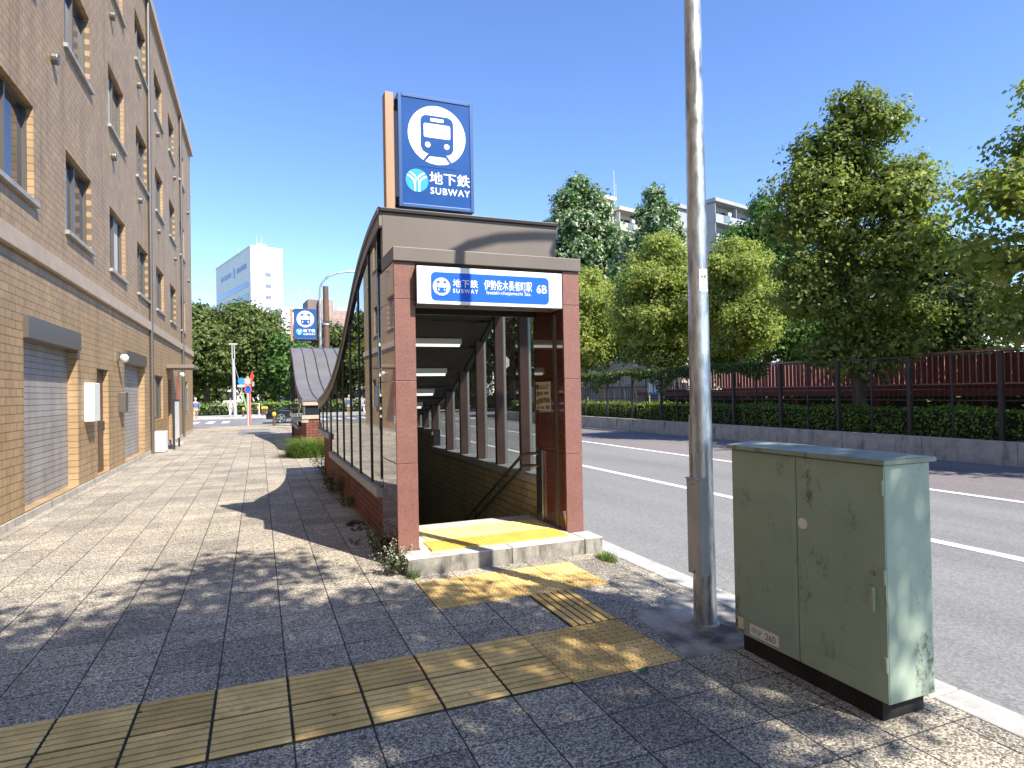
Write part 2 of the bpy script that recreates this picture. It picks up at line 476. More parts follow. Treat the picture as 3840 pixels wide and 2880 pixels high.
M['grass'] = noisy("park_ground", (0.06, 0.085, 0.03), (0.14, 0.14, 0.075), 0.6, 0.95, fine=0.3, fscale=14)
M['tan_tile'] = bricks("tan_facade_tile", 'yz', (0.43, 0.29, 0.15), (0.38, 0.25, 0.125), (0.17, 0.12, 0.075), 0.24, 0.11, 0.007, 0.55, 0.4, bmp=0.15)
M['tan_tile_end'] = bricks("tan_facade_tile_end", 'xz', (0.43, 0.29, 0.15), (0.38, 0.25, 0.125), (0.17, 0.12, 0.075), 0.24, 0.11, 0.007, 0.55, 0.4, bmp=0.15)
M['curtain'] = noisy('net_curtain', (0.42, 0.4, 0.36), (0.6, 0.58, 0.53), 5, 0.9, stretch=(1, 6, 0.1))
M['win_dark'] = plain("window_glass", (0.02, 0.026, 0.034), 0.06, spec=0.9)
M['win_blue'] = plain("window_band", (0.1, 0.16, 0.25), 0.12, spec=0.8)
M['tower'] = noisy("white_cladding", (0.72, 0.72, 0.71), (0.78, 0.78, 0.77), 0.15, 0.6)
M['tower_win'] = plain("pale_window", (0.2, 0.22, 0.29), 0.3)
M['pink'] = bricks("pinkish_cladding", 'xz', (0.42, 0.3, 0.26), (0.4, 0.285, 0.245), (0.3, 0.21, 0.18), 9.0, 1.9, 0.04, 0.8, off=0.0, bmp=0.1)
M['brown_b'] = noisy("brown_cladding", (0.2, 0.15, 0.125), (0.24, 0.18, 0.15), 0.3, 0.8)
M['grey_b'] = noisy("grey_render", (0.32, 0.325, 0.335), (0.38, 0.385, 0.395), 0.3, 0.8)
M['cream_b'] = noisy("cream_render", (0.52, 0.475, 0.41), (0.6, 0.55, 0.48), 0.3, 0.8)
M['pale_wall'] = noisy("pale_wall", (0.5, 0.45, 0.39), (0.58, 0.53, 0.46), 0.6, 0.85)
M['balc_glass'] = plain("balcony_glass", (0.16, 0.22, 0.22), 0.15)
M['iron'] = plain("dark_iron", (0.036, 0.026, 0.021), 0.55, 0.2)
M['red_paint'] = noisy("red_oxide_paint", (0.105, 0.022, 0.016), (0.145, 0.031, 0.022), 1.2, 0.6)
M['picket'] = plain("pinkish_picket", (0.4, 0.2, 0.16), 0.5)
M['car'] = plain("black_car_paint", (0.006, 0.008, 0.016), 0.12, coat=1.0)
M['tyre'] = plain("rubber", (0.015, 0.015, 0.015), 0.8)
M['rim'] = plain("alloy_rim", (0.5, 0.5, 0.5), 0.3, 0.9)
M['lens'] = plain("headlight_lens", (0.6, 0.6, 0.6), 0.1)
M['bollard'] = plain("brown_bollard", (0.1, 0.062, 0.035), 0.6)
M['yellow'] = plain("yellow_cap", (0.8, 0.46, 0.03), 0.5)
M['red'] = plain("sign_red", (0.62, 0.05, 0.04), 0.45)
M['pole_red'] = noisy("faded_red_paint", (0.6, 0.14, 0.1), (0.7, 0.22, 0.15), 2, 0.5)
M['blue_disc'] = plain("road_sign_blue", (0.02, 0.25, 0.62), 0.4)
M['pole_grey'] = plain("grey_pole", (0.5, 0.48, 0.44), 0.5, 0.2)
M['brown_pole'] = noisy("brown_post", (0.12, 0.072, 0.05), (0.15, 0.09, 0.062), 2, 0.6)
M['guy'] = plain("green_guy_cover", (0.3, 0.5, 0.16), 0.6)
M['skin'] = plain("skin", (0.5, 0.3, 0.21), 0.6)
M['hair'] = plain("dark_hair", (0.02, 0.016, 0.014), 0.6)
M['cloth_white'] = noisy("white_cotton", (0.6, 0.6, 0.61), (0.7, 0.7, 0.7), 6, 0.9)
M['cloth_blue'] = noisy("blue_cotton", (0.09, 0.14, 0.3), (0.12, 0.18, 0.36), 6, 0.9)
M['cloth_tan'] = noisy("tan_cotton", (0.42, 0.3, 0.2), (0.5, 0.37, 0.26), 6, 0.9)
M['cloth_dark'] = noisy("dark_cotton", (0.05, 0.05, 0.06), (0.08, 0.08, 0.09), 6, 0.9)
M['cloth_pale'] = noisy("pale_cotton", (0.5, 0.46, 0.42), (0.6, 0.56, 0.5), 6, 0.9)
M['shutter'] = bricks("roller_shutter", 'yz', (0.34, 0.32, 0.3), (0.31, 0.29, 0.27), (0.12, 0.11, 0.1), 30.0, 0.09, 0.006, 0.5, off=0.0)
M['brown_door'] = plain("brown_door_paint", (0.07, 0.035, 0.025), 0.4)
M['signal_green'] = plain("signal_case", (0.02, 0.2, 0.14), 0.4)
M['fallen_leaf'] = plain("fallen_green_leaf", (0.03, 0.09, 0.035), 0.5)
M['fruit'] = plain("tan_fruit", (0.62, 0.45, 0.22), 0.6)

# ------------------------------------------------------------------ geometry helpers
class MB:
    """collects shapes; build() links them as ONE mesh object"""
    def __init__(self):
        self.v, self.f = [], []
    def add(self, vs, fs):
        o = len(self.v)
        self.v += [tuple(p) for p in vs]
        self.f += [tuple(i+o for i in f) for f in fs]
        return self
    def box(self, x0, x1, y0, y1, z0, z1):
        vs = [(x, y, z) for x in (x0, x1) for y in (y0, y1) for z in (z0, z1)]
        return self.add(vs, [(0, 1, 3, 2), (4, 6, 7, 5), (0, 4, 5, 1), (2, 3, 7, 6), (0, 2, 6, 4), (1, 5, 7, 3)])
    def obox(self, c, u, v, w):
        """box from centre and three half-axis vectors"""
        c, u, v, w = Vector(c), Vector(u), Vector(v), Vector(w)
        vs = [c+a*u+b*v+d*w for a in (-1, 1) for b in (-1, 1) for d in (-1, 1)]
        return self.add(vs, [(0, 1, 3, 2), (4, 6, 7, 5), (0, 4, 5, 1), (2, 3, 7, 6), (0, 2, 6, 4), (1, 5, 7, 3)])
    def prism(self, pts, axis, a, b):
        """extrude a 2D outline along axis from a to b; pts give the other two coords in xyz order"""
        def p3(p, t):
            return {'x': (t, p[0], p[1]), 'y': (p[0], t, p[1]), 'z': (p[0], p[1], t)}[axis]
        n = len(pts)
        vs = [p3(p, a) for p in pts]+[p3(p, b) for p in pts]
        fs = [tuple(range(n)), tuple(range(2*n-1, n-1, -1))]
        fs += [(i, (i+1) % n, n+(i+1) % n, n+i) for i in range(n)]
        return self.add(vs, fs)
    def quad(self, a, b, c, d):
        return self.add([a, b, c, d], [(0, 1, 2, 3)])
    def tube(self, path, rad, n=12, cap=True):
        path = [Vector(p) for p in path]
        if isinstance(rad, (int, float)):
            rad = [rad]*len(path)
        vs, fs = [], []
        prev = None
        for i, p in enumerate(path):
            t = (path[min(i+1, len(path)-1)]-path[max(i-1, 0)]).normalized()
            if prev is None:
                ref = Vector((1, 0, 0)) if abs(t.x) < 0.8 else Vector((0, 1, 0))
                u = (ref-t*ref.dot(t)).normalized()
            else:
                u = (prev-t*prev.dot(t)).normalized()
            prev = u
            w = t.cross(u)
            for k in range(n):
                a = 2*math.pi*k/n
                vs.append(p+(u*math.cos(a)+w*math.sin(a))*rad[i])
        for i in range(len(path)-1):
            for k in range(n):
                k2 = (k+1) % n
                fs.append((i*n+k, i*n+k2, (i+1)*n+k2, (i+1)*n+k))
        if cap:
            fs.append(tuple(range(n-1, -1, -1)))
            fs.append(tuple(range((len(path)-1)*n, len(path)*n)))
        return self.add(vs, fs)
    def lathe(self, prof, c=(0, 0, 0), n=16):
        vs, fs = [], []
        for r, z in prof:
            for k in range(n):
                a = 2*math.pi*k/n
                vs.append((c[0]+r*math.cos(a), c[1]+r*math.sin(a), c[2]+z))
        for i in range(len(prof)-1):
            for k in range(n):
                k2 = (k+1) % n
                fs.append((i*n+k, i*n+k2, (i+1)*n+k2, (i+1)*n+k))
        fs.append(tuple(range(n-1, -1, -1)))
        fs.append(tuple(range((len(prof)-1)*n, len(prof)*n)))
        return self.add(vs, fs)

def wloc(o):
    p = Vector((0, 0, 0))
    while o is not None:
        p = p+o.location
        o = o.parent
    return p

def build(name, mb, mat, parent=None, world=False, smooth=False, bevel=0.0, kind=None, seg=2):
    me = bpy.data.meshes.new(name)
    vs = mb.v
    if parent is not None and world:
        q = wloc(parent)
        vs = [(x-q.x, y-q.y, z-q.z) for x, y, z in vs]
    me.from_pydata(vs, [], mb.f)
    bm = bmesh.new()
    bm.from_mesh(me)
    bmesh.ops.recalc_face_normals(bm, faces=bm.faces)
    bm.to_mesh(me)
    bm.free()
    me.materials.append(M[mat])
    if smooth:
        me.polygons.foreach_set('use_smooth', [True]*len(me.polygons))
        try:
            me.set_sharp_from_angle(angle=R(40))
        except Exception:
            pass
    o = bpy.data.objects.new(name, me)
    COL.objects.link(o)
    if parent is not None:
        o.parent = parent
    if bevel:
        b = o.modifiers.new("bevel", 'BEVEL')
        b.width = bevel
        b.segments = seg
        b.limit_method = 'ANGLE'
        b.angle_limit = R(35)
    if kind:
        o['kind'] = kind
    return o

def tag(o, label, cat, group=None, kind=None):
    o['label'] = label
    o['category'] = cat
    if group:
        o['group'] = group
    if kind:
        o['kind'] = kind
    return o

def thing(name, label, cat, loc=(0, 0, 0), rotz=0.0, group=None):
    o = bpy.data.objects.new(name, None)
    o.empty_display_size = 0.2
    COL.objects.link(o)
    o.location = loc
    o.rotation_euler = (0, 0, rotz)
    return tag(o, label, cat, group)

def copy_tree(o, parent=None):
    c = o.copy()
    COL.objects.link(c)
    if parent is not None:
        c.parent = parent
    for ch in list(o.children):
        copy_tree(ch, c)
    return c

def leaf_arrays(pts, nrm, size, aspect=0.55, jitter=0.9, seed=0, fold=0.0):
    rg = np.random.default_rng(seed)
    n = len(pts)
    nn = nrm+rg.normal(0, jitter, (n, 3))
    nn /= np.linalg.norm(nn, axis=1)[:, None]+1e-9
    t = rg.normal(0, 1, (n, 3))
    t -= nn*(t*nn).sum(1)[:, None]
    t /= np.linalg.norm(t, axis=1)[:, None]+1e-9
    s = np.cross(nn, t)
    L = (size*(0.65+0.7*rg.random(n)))[:, None]
    a = pts-t*L*0.5
    b = pts+s*L*aspect*0.5+nn*L*0.06
    c = pts+t*L*0.5-nn*L*0.1
    d = pts-s*L*aspect*0.5+nn*L*0.06
    v = np.stack([a, b, c, d], 1).reshape(-1, 3)
    return v

def leaf_mesh(name, v, mat):
    n = len(v)//4
    me = bpy.data.meshes.new(name)
    me.vertices.add(n*4)
    me.vertices.foreach_set('co', v.astype(np.float32).ravel())
    me.loops.add(n*4)
    me.loops.foreach_set('vertex_index', np.arange(n*4, dtype=np.int32))
    me.polygons.add(n)
    me.polygons.foreach_set('loop_start', np.arange(0, n*4, 4, dtype=np.int32))
    me.update(calc_edges=True)
    me.validate()
    me.materials.append(M[mat])
    return me

def leaf_obj(name, v, mat, parent=None):
    o = bpy.data.objects.new(name, leaf_mesh(name, v, mat))
    COL.objects.link(o)
    if parent is not None:
        o.parent = parent
    return o

def clump_points(clumps, total, seed, shell=0.6, under=0.35):
    """points through ellipsoids, denser to the outside and the top"""
    rg = np.random.default_rng(seed)
    wts = np.array([(c[3]*c[4]+c[4]*c[5]+c[3]*c[5]) for c in clumps])
    wts = wts/wts.sum()
    P, N = [], []
    for c, w in zip(clumps, wts):
        n = max(8, int(total*w))
        d = rg.normal(0, 1, (n, 3))
        d /= np.linalg.norm(d, axis=1)[:, None]
        low = d[:, 2] < -0.25
        flip = low & (rg.random(n) > under)
        d[flip, 2] *= -1
        r = shell+(1-shell)*rg.random(n)**0.7
        r *= 1+0.22*np.sin(d[:, 0]*7+c[0]*3)*np.sin(d[:, 1]*6+c[1])+rg.normal(0, 0.06, n)
        P.append(np.array(c[:3])+d*r[:, None]*np.array(c[3:6]))
        N.append(d*1.0+np.array([0, 0, 0.45]))
    return np.concatenate(P), np.concatenate(N)

def tree(name, label, loc, clumps, nleaf, lsize, lmat, trunk_r, trunk_top, bark='bark', group=None, seed=1, lean=(0, 0), shell=0.6, jitter=0.65, aspect=0.6, cat='tree', under=0.35, inner=0.16):
    """clumps in local coordinates; trunk and limbs reach into them"""
    t = thing(name, label, cat, loc, 0, group)
    rg = random.Random(seed)
    mb = MB()
    top = Vector((lean[0], lean[1], trunk_top))
    pth = [Vector((0, 0, -0.15)), Vector((lean[0]*0.2+0.04, lean[1]*0.2, trunk_top*0.3)), Vector((lean[0]*0.6-0.03, lean[1]*0.6+0.03, trunk_top*0.65)), top]
    mb.tube(pth, [trunk_r*1.25, trunk_r, trunk_r*0.85, trunk_r*0.6], 9)
    build('trunk', mb, bark, t, smooth=True)
    mb = MB()
    big = sorted(clumps, key=lambda c: -c[3]*c[4])[:14]
    for c in big:
        e = Vector(c[:3])
        k = rg.uniform(0.45, 0.95)
        s0 = Vector((lean[0]*k, lean[1]*k, trunk_top*k))
        mid = s0.lerp(e, 0.5)+Vector((rg.uniform(-.2, .2), rg.uniform(-.2, .2), rg.uniform(0, .3)))
        mb.tube([s0, mid, e], [trunk_r*0.42, trunk_r*0.27, trunk_r*0.1], 6)
        for q in range(3):
            a = Vector((rg.uniform(-1, 1)*c[3], rg.uniform(-1, 1)*c[4], rg.uniform(-.3, .7)*c[5]))
            mb.tube([mid.lerp(e, 0.5), e+a*0.75], [trunk_r*0.13, trunk_r*0.04], 5)
    build('branches', mb, bark, t, smooth=True)
    P, N = clump_points(clumps, nleaf, seed, shell, under)
    V1 = leaf_arrays(P, N, lsize, aspect, jitter, seed)
    if inner:
        P2, N2 = clump_points([(c[0], c[1], c[2], c[3]*0.72, c[4]*0.72, c[5]*0.72) for c in clumps], int(nleaf*inner), seed+5, 0.2, 0.8)
        V1 = np.concatenate([V1, leaf_arrays(P2, N2, lsize*2.2, 0.75, 0.9, seed+6)])
    leaf_obj('crown', V1, lmat, t)
    return t

# text and 2D artwork laid on a plane: origin O, unit axes U (right) and V (up), N (out of the face)
class Face:
    def __init__(self, O, U, V):
        self.O, self.U, self.V = Vector(O), Vector(U), Vector(V)
        self.N = self.U.cross(self.V)
    def p(self, u, v, d=0.0):
        return self.O+self.U*u+self.V*v+self.N*d

def flat(name, face, polys, d0, d1, mat, parent):
    """closed thin solids from 2D outlines on a face"""
    mb = MB()
    for pts in polys:
        n = len(pts)
        vs = [face.p(u, v, d0) for u, v in pts]+[face.p(u, v, d1) for u, v in pts]
        fs = [tuple(range(n)), tuple(range(2*n-1, n-1, -1))]+[(i, (i+1) % n, n+(i+1) % n, n+i) for i in range(n)]
        mb.add(vs, fs)
    return build(name, mb, mat, parent, world=True)

def text(name, s, face, u0, u1, v0, v1, d, mat, parent, bold=0.0, space=1.0, thick=0.002):
    """lettering as one flat mesh; bold strokes are thickened by shifted copies a hair above each other"""
    cu = bpy.data.curves.new("t", 'FONT')
    cu.body = s
    cu.size = 1.0
    cu.offset = min(bold, 0.0)
    cu.space_character = space
    cu.resolution_u = 4
    o = bpy.data.objects.new("t", cu)
    COL.objects.link(o)
    bpy.context.view_layer.update()
    dg = bpy.context.evaluated_depsgraph_get()
    me = bpy.data.meshes.new_from_object(o.evaluated_get(dg))
    co = np.zeros(len(me.vertices)*3)
    me.vertices.foreach_get('co', co)
    co = co.reshape(-1, 3)
    faces = [tuple(p.vertices) for p in me.polygons]
    bpy.data.objects.remove(o)
    bpy.data.curves.remove(cu)
    bpy.data.meshes.remove(me)
    lo, hi = co.min(0), co.max(0)
    mb = MB()
    b = max(bold, 0.0)
    sh = [(0, 0)] if b == 0 else [(0, 0), (-b, -b), (b, b), (b, -b), (-b, b), (b, 0), (-b, 0)]
    lo, hi = lo-b, hi+b
    for k, (sx, sy) in enumerate(sh):
        vs = [face.p(u0+(x+sx-lo[0])/(hi[0]-lo[0])*(u1-u0), v0+(y+sy-lo[1])/(hi[1]-lo[1])*(v1-v0), d+k*0.00004) for x, y, z in co]
        mb.add(vs, faces)
    return build(name, mb, mat, parent, world=True)

def circle(cx, cy, r, n=48):
    return [(cx+r*math.cos(2*math.pi*k/n), cy+r*math.sin(2*math.pi*k/n)) for k in range(n)]

def rrect(x0, x1, y0, y1, r, n=6):
    pts = []
    for cx, cy, a0 in ((x1-r, y1-r, 0), (x0+r, y1-r, 90), (x0+r, y0+r, 180), (x1-r, y0+r, 270)):
        pts += [(cx+r*math.cos(R(a0+90*k/n)), cy+r*math.sin(R(a0+90*k/n))) for k in range(n+1)]
    return pts

def ribbon(pts, w):
    L, Rr = [], []
    for i, p in enumerate(pts):
        a, b = pts[max(0, i-1)], pts[min(len(pts)-1, i+1)]
        dx, dy = b[0]-a[0], b[1]-a[1]
        q = math.hypot(dx, dy)
        nx, ny = -dy/q*w/2, dx/q*w/2
        L.append((p[0]+nx, p[1]+ny))
        Rr.append((p[0]-nx, p[1]-ny))
    return L+Rr[::-1]

# ------------------------------------------------------------------ ground, pavements, roads
def sheet(name, rects, z, mat):
    mb = MB()
    for x0, x1, y0, y1 in rects:
        mb.quad((x0, y0, z), (x1, y0, z), (x1, y1, z), (x0, y1, z))
    return build(name, mb, mat, kind='structure')

FAR = 900
sheet('ground', [(-FAR, 1.32, -FAR, FAR), (3.0, FAR, -FAR, FAR), (1.32, 3.0, -FAR, 6.7), (1.32, 3.0, 13.3, 18.6), (1.32, 3.0, 25.2, FAR)], -0.26, 'grass')
sheet('main_road', [(3.3, 10.16, -60, 260)], -0.13, 'asphalt')
sheet('red_road_strip', [(10.16, 14.45, -60, 37.9), (10.16, 14.45, 53.6, 260)], -0.13, 'asphalt_red')
sheet('cross_road', [(-140, 3.3, 37.6, 53.8), (10.16, 140, 37.9, 53.6)], -0.126, 'asphalt')
sheet('pavement', [(-2.9, 1.32, -14, 37.0), (3.0, 3.16, -14, 37.0), (1.32, 3.0, -14, 6.66), (1.32, 3.0, 13.34, 18.56), (1.32, 3.0, 25.24, 37.0)], 0.0, 'slabs')
sheet('far_pavement', [(-60, 3.16, 53.9, 60.2), (14.45, 60, 53.9, 57.5)], 0.0, 'kerb')
mb = MB()
mb.quad((6.79, -60, -0.126), (6.95, -60, -0.126), (6.95, 37.2, -0.126), (6.79, 37.2, -0.126))
mb.quad((10.06, -60, -0.126), (10.22, -60, -0.126), (10.22, 37.0, -0.122), (10.06, 37.0, -0.122))
mb.quad((6.79, 55, -0.126), (6.95, 55, -0.126), (6.95, 240, -0.126), (6.79, 240, -0.126))
mb.quad((3.9, 36.0, -0.126), (6.7, 36.0, -0.126), (6.7, 36.45, -0.126), (3.9, 36.45, -0.126))
for i in range(9):
    mb.quad((-2.3-i*0.95, 45.2, -0.12), (-1.85-i*0.95, 45.2, -0.12), (-1.85-i*0.95, 49.0, -0.12), (-2.3-i*0.95, 49.0, -0.12))
for i in range(8):
    x = 3.9+i*1.3
    mb.quad((x, 39.0, -0.118), (x+0.5, 39.0, -0.118), (x+0.5, 42.0, -0.118), (x, 42.0, -0.118))
build('road_markings', mb, 'paint', kind='structure')
mb = MB()
y = -14.0
while y < 36.6:
    mb.box(3.164, 3.385, y, y+0.592, -0.2, 0.004)
    y += 0.6
for x in range(-9, 11):
    mb.box(x*0.6-0.6*0, x*0.6+0.592, 37.0, 37.25, -0.2, 0.003) if x*0.6 < 3.2 and x*0.6 > -2.9 else None
for x in range(-40, 5):
    mb.box(x*0.6, x*0.6+0.592, 53.65, 53.9, -0.2, 0.01)
build('kerb', mb, 'kerb', kind='structure', bevel=0.012)
# repair of the pavement round the lamp post
mb = MB()
mb.prism([(2.33, 3.08), (2.73, 3.06), (3.15, 3.1), (3.15, 4.12), (2.8, 3.93), (2.45, 3.86), (2.40, 3.5)], 'z', -0.01, 0.005)
build('concrete_repair', mb, 'patch', kind='structure')
# dark rectangle laid over the pavement short of the cross road
mb = MB()
mb.quad((-0.85, 28.4, 0.004), (0.45, 28.4, 0.004), (0.45, 33.0, 0.004), (-0.85, 33.0, 0.004))
build('dark_pavement_band', mb, 'asphalt', kind='structure')

# tactile paving: raised bars and domes
T = 0.3615
GX, GY = 0.131, 2.718
def tile_base(mb, x0, x1, y0, y1, z=0.005, gap=0.004):
    nx = max(1, round((x1-x0)/T))
    ny = max(1, round((y1-y0)/T))
    for i in range(nx):
        for j in range(ny):
            mb.box(x0+(x1-x0)*i/nx+gap, x0+(x1-x0)*(i+1)/nx-gap, y0+(y1-y0)*j/ny+gap, y0+(y1-y0)*(j+1)/ny-gap, -0.02, z)
groove, bars, domes, rings = MB(), MB(), MB(), MB()
def bar_tiles_x(x0, nx, yb):
    """bars along X, two tiles deep"""
    for i in range(nx):
        a = x0+i*T
        groove.box(a+0.005, a+T-0.005, yb+0.004, yb+2*T-0.004, -0.02, 0.0042)
        for j in range(2):
            for k in range(6):
                y = yb+j*T+0.006+k*(T-0.010)/6
                bars.box(a+0.0075, a+T-0.0075, y+0.007, y+(T-0.010)/6-0.008, 0, 0.0115)
bar_tiles_x(GX-16*T, 20, GY+T)
def bar_tiles_y(xa, ya, ny):
    for j in range(ny):
        y = ya+j*T
        groove.box(xa+0.004, xa+T-0.004, y+0.005, y+T-0.005, -0.02, 0.0042)
        for k in range(6):
            x = xa+0.006+k*(T-0.010)/6
            bars.box(x+0.007, x+(T-0.010)/6-0.008, y+0.0075, y+T-0.0075, 0, 0.0105)
def dome(mb, x, y, z, r=0.0125, h=0.005):
    mb.lathe([(r, 0), (r*0.82, h*0.8), (r*0.45, h)], (x, y, z), 8)
def dome_tiles(xa, ya, nx, ny):
    tile_base(domes, xa, xa+nx*T, ya, ya+ny*T)
    for i in range(nx*6):
        for j in range(ny*6):
            dome(domes, xa+(i+0.5)*T/6, ya+(j+0.5)*T/6, 0.0058, 0.0145, 0.006)
            rings.lathe([(0.0185, 0.0), (0.018, 0.0008)], (xa+(i+0.5)*T/6+0.001, ya+(j+0.5)*T/6-0.001, 0.0048), 10)  # dark disc paints the small shadow round each dome
dome_tiles(GX+4*T, GY+T, 2, 2)
bar_tiles_y(GX+5*T, GY+3*T, 2)
dome_tiles(GX+3*T, GY+5*T, 4, 2)
build('tactile_tile_bed', groove, 'tact_groove', kind='structure')
build('tactile_bars', bars, 'tact_old', kind='structure', bevel=0.002, seg=1)
build('tactile_domes', domes, 'tact_old', kind='structure')
build('tactile_shade_rings', rings, 'tact_ring', kind='structure')
mb = MB()
for i in range(24):
    mb.box(-6.8+i*0.4, -6.8+i*0.4+0.39, 34.4, 34.8, -0.02, 0.006)
build('far_tactile_strip', mb, 'tact_new', kind='structure')

# ------------------------------------------------------------------ subway entrance
ROOFP = [(6.24, 3.44), (6.55, 3.425), (6.84, 3.385), (7.2, 3.315), (7.8, 3.14), (8.3, 2.92), (8.83, 2.635), (9.4, 2.345), (10.0, 2.1), (10.69, 1.895), (11.5, 1.715), (12.4, 1.585), (13.46, 1.49)]
def roofz(y):
    ys = [p[0] for p in ROOFP]
    return float(np.interp(y, ys, [p[1] for p in ROOFP]))
YS = [float(v) for v in np.linspace(6.24, 13.46, 41)]
_zs = np.array([roofz(v) for v in YS])
for _ in range(3):
    _zs[1:-1] = 0.25*_zs[:-2]+0.5*_zs[1:-1]+0.25*_zs[2:]
def rz(y):
    return float(np.interp(y, YS, _zs))
def band(mb, x0, x1, d0, d1, ya=6.24, yb=13.46):
    ys = [ya]+[v for v in YS if ya < v < yb]+[yb]
    pts = [(v, rz(v)+d1) for v in ys]+[(v, rz(v)+d0) for v in reversed(ys)]
    return mb.prism(pts, 'x', x0, x1)

def make_entrance(label):
    E = thing('subway_entrance', label, 'subway entrance', (2.1, 5.74, 0))
    B = lambda nm_, mb, mat, par=E, **k: build(nm_, mb, mat, par, world=True, **k)
    # step and landing
    mb = MB()
    for a, b in ((1.19, 2.165), (2.171, 2.93), (2.936, 3.13)):
        mb.box(a, b, 5.43, 5.72, -0.1, 0.139)
    st_ = B('step', mb, 'stepstone', bevel=0.004)
    mb = MB()
    for a, b in ((1.19, 2.165), (2.171, 2.93), (2.936, 3.13)):
        mb.box(a, b, 5.428, 5.72, 0.1395, 0.153)
    B('step_top', mb, 'landing', st_, bevel=0.008)  # lighter slab keeps the tread bright; its front lip is a painted highlight edge
    mb = MB().box(1.37, 2.9, 5.722, 6.74, -0.05, 0.162)
    mb.box(1.0, 1.18, 6.5, 6.51, -0.05, 0.0)
    B('landing', mb, 'landing', bevel=0.006)
    t1, t2 = MB(), MB()
    t1.box(1.45, 2.84, 5.6, 5.94, 0.1, 0.168)
    t2.box(1.50, 2.84, 5.944, 6.44, 0.1, 0.168)
    for i in range(24):
        for j in range(6):
            dome(t1, 1.48+i*0.0577, 5.628+j*0.0567, 0.168, 0.013, 0.005)
    for i in range(23):
        for j in range(8):
            dome(t2, 1.53+i*0.0577, 5.975+j*0.0617, 0.168, 0.013, 0.005)
    B('tactile_strip', t1, 'tact_new')
    B('tactile_strip', t2, 'tact_pale')
    # stairs
    mb = MB()
    for k in range(21):
        mb.box(1.34, 2.96, 6.74+k*0.3, 6.742+(k+1)*0.3, 0.162-0.16*(k+1)-0.4, 0.162-0.16*(k+1))
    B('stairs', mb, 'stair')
    mb = MB()
    mb.box(1.30, 1.34, 6.5, 13.36, -3.6, 0.62)
    mb.box(2.96, 3.0, 6.5, 11.2, -3.6, 0.55)
    mb.box(2.96, 3.0, 11.2, 13.36, -3.6, 0.84)
    B('stair_wall', mb, 'stairtile')
    B('stair_end_wall', MB().box(1.34, 2.96, 13.2, 13.3, -3.6, 0.9), 'stair')
    # piers: polished sides, flamed front slabs, open joints
    ZJ = [0.0, 0.953, 1.719, 2.476, 2.82]
    for x0, x1 in ((1.17, 1.364), (2.9, 3.087)):
        p, core, fr = MB(), MB(), MB()
        core.box(x0+0.012, x1-0.012, 5.77, 6.47, 0, 2.81)
        for a, b in zip(ZJ[:-1], ZJ[1:]):
            p.box(x0, x1, 5.7605, 6.49, a+0.0025, b-0.0025)
            fr.box(x0, x1, 5.735, 5.7595, max(a, 0.14)+0.0025, b-0.0025)
        po = B('pier', p, 'gran_pol', bevel=0.002)
        B('pier_facing', fr, 'gran_front', po, bevel=0.002)
        B('joint_core', core, 'joint', po)
    mb = MB()
    mb.box(2.886, 2.9, 5.925, 5.95, 0.165, 2.4).box(2.886, 2.9, 5.965, 5.975, 0.165, 2.4)
    B('shutter_guide', mb, 'alu')
    B('kick_plate', MB().box(2.874, 2.9, 6.27, 6.43, 0.165, 0.95), 'steel', bevel=0.004)
    # canopy
    B('cornice', MB().box(1.158, 3.097, 5.705, 6.30, 2.823, 2.952), 'fascia', bevel=0.006)
    B('soffit', MB().box(1.364, 2.9, 5.78, 6.42, 2.60, 2.822), 'ceil')
    mb = MB().box(1.162, 3.075, 6.235, 6.33, 2.953, 3.412)
    B('upper_fascia', mb, 'fascia', bevel=0.005)
    mb = MB().box(1.135, 3.1, 6.205, 6.36, 3.413, 3.452)
    B('fascia_cap', mb, 'trim_dark', bevel=0.006)
    B('transom', MB().box(1.364, 2.9, 6.43, 6.48, 2.43, 2.60), 'trim_dark')
    rb = band(MB(), 1.12, 3.12, -0.05, 0.0)
    rf = B('roof', rb, 'roof')
    sm = MB()
    for x in (1.135, 1.53, 1.925, 2.32, 2.715, 3.105):
        band(sm, x-0.012, x+0.012, -0.002, 0.022)
    B('roof_seam', sm, 'trim_dark', rf)
    for s, (xa, xb) in ((0, (1.134, 1.162)), (1, (3.078, 3.106))):
        B('roof_edge', band(MB(), xa, xb, -0.165, -0.052), 'trim_mid')
        B('roof_edge_line', band(MB(), xa-0.004, xb+0.004, -0.19, -0.167), 'black')
    B('ceiling', band(MB(), 1.2, 3.04, -0.40, -0.34, 6.5, 13.3), 'ceil')
    mb = MB()
    band(mb, 1.165, 1.22, -0.42, -0.052, 6.5, 13.3)
    band(mb, 3.0, 3.075, -0.42, -0.052, 6.5, 13.3)
    for y in np.arange(6.9, 13.0, 0.62):
        mb.box(1.22, 3.0, y, y+0.06, rz(y)-0.43, rz(y)-0.36)
    B('roof_beam', mb, 'black')
    for y in (7.75, 8.6, 9.37, 10.13, 10.95, 11.8):
        z = rz(y)-0.44
        lt = B('ceiling_light', MB().box(1.45, 2.7, y-0.05, y+0.07, z-0.035, z+0.05), 'lamp_case', bevel=0.006)
        B('tube', MB().tube([(1.48, y-0.035, z-0.045), (2.67, y-0.035, z-0.045)], 0.022, 8), 'lamp_glow', lt)
    # side walls: brick, stepped coping, mullions, panes
    mb = MB()
    mb.box(1.24, 1.299, 6.49, 13.4, -0.15, 0.536).box(1.24, 1.299, 11.2, 13.4, 0.536, 0.83)
    B('brick_wall', mb, 'brick')
    mb = MB()
    mb.box(3.001, 3.05, 6.49, 13.4, -0.15, 0.536).box(3.001, 3.05, 11.2, 13.4, 0.536, 0.83)
    B('brick_wall', mb, 'brick')
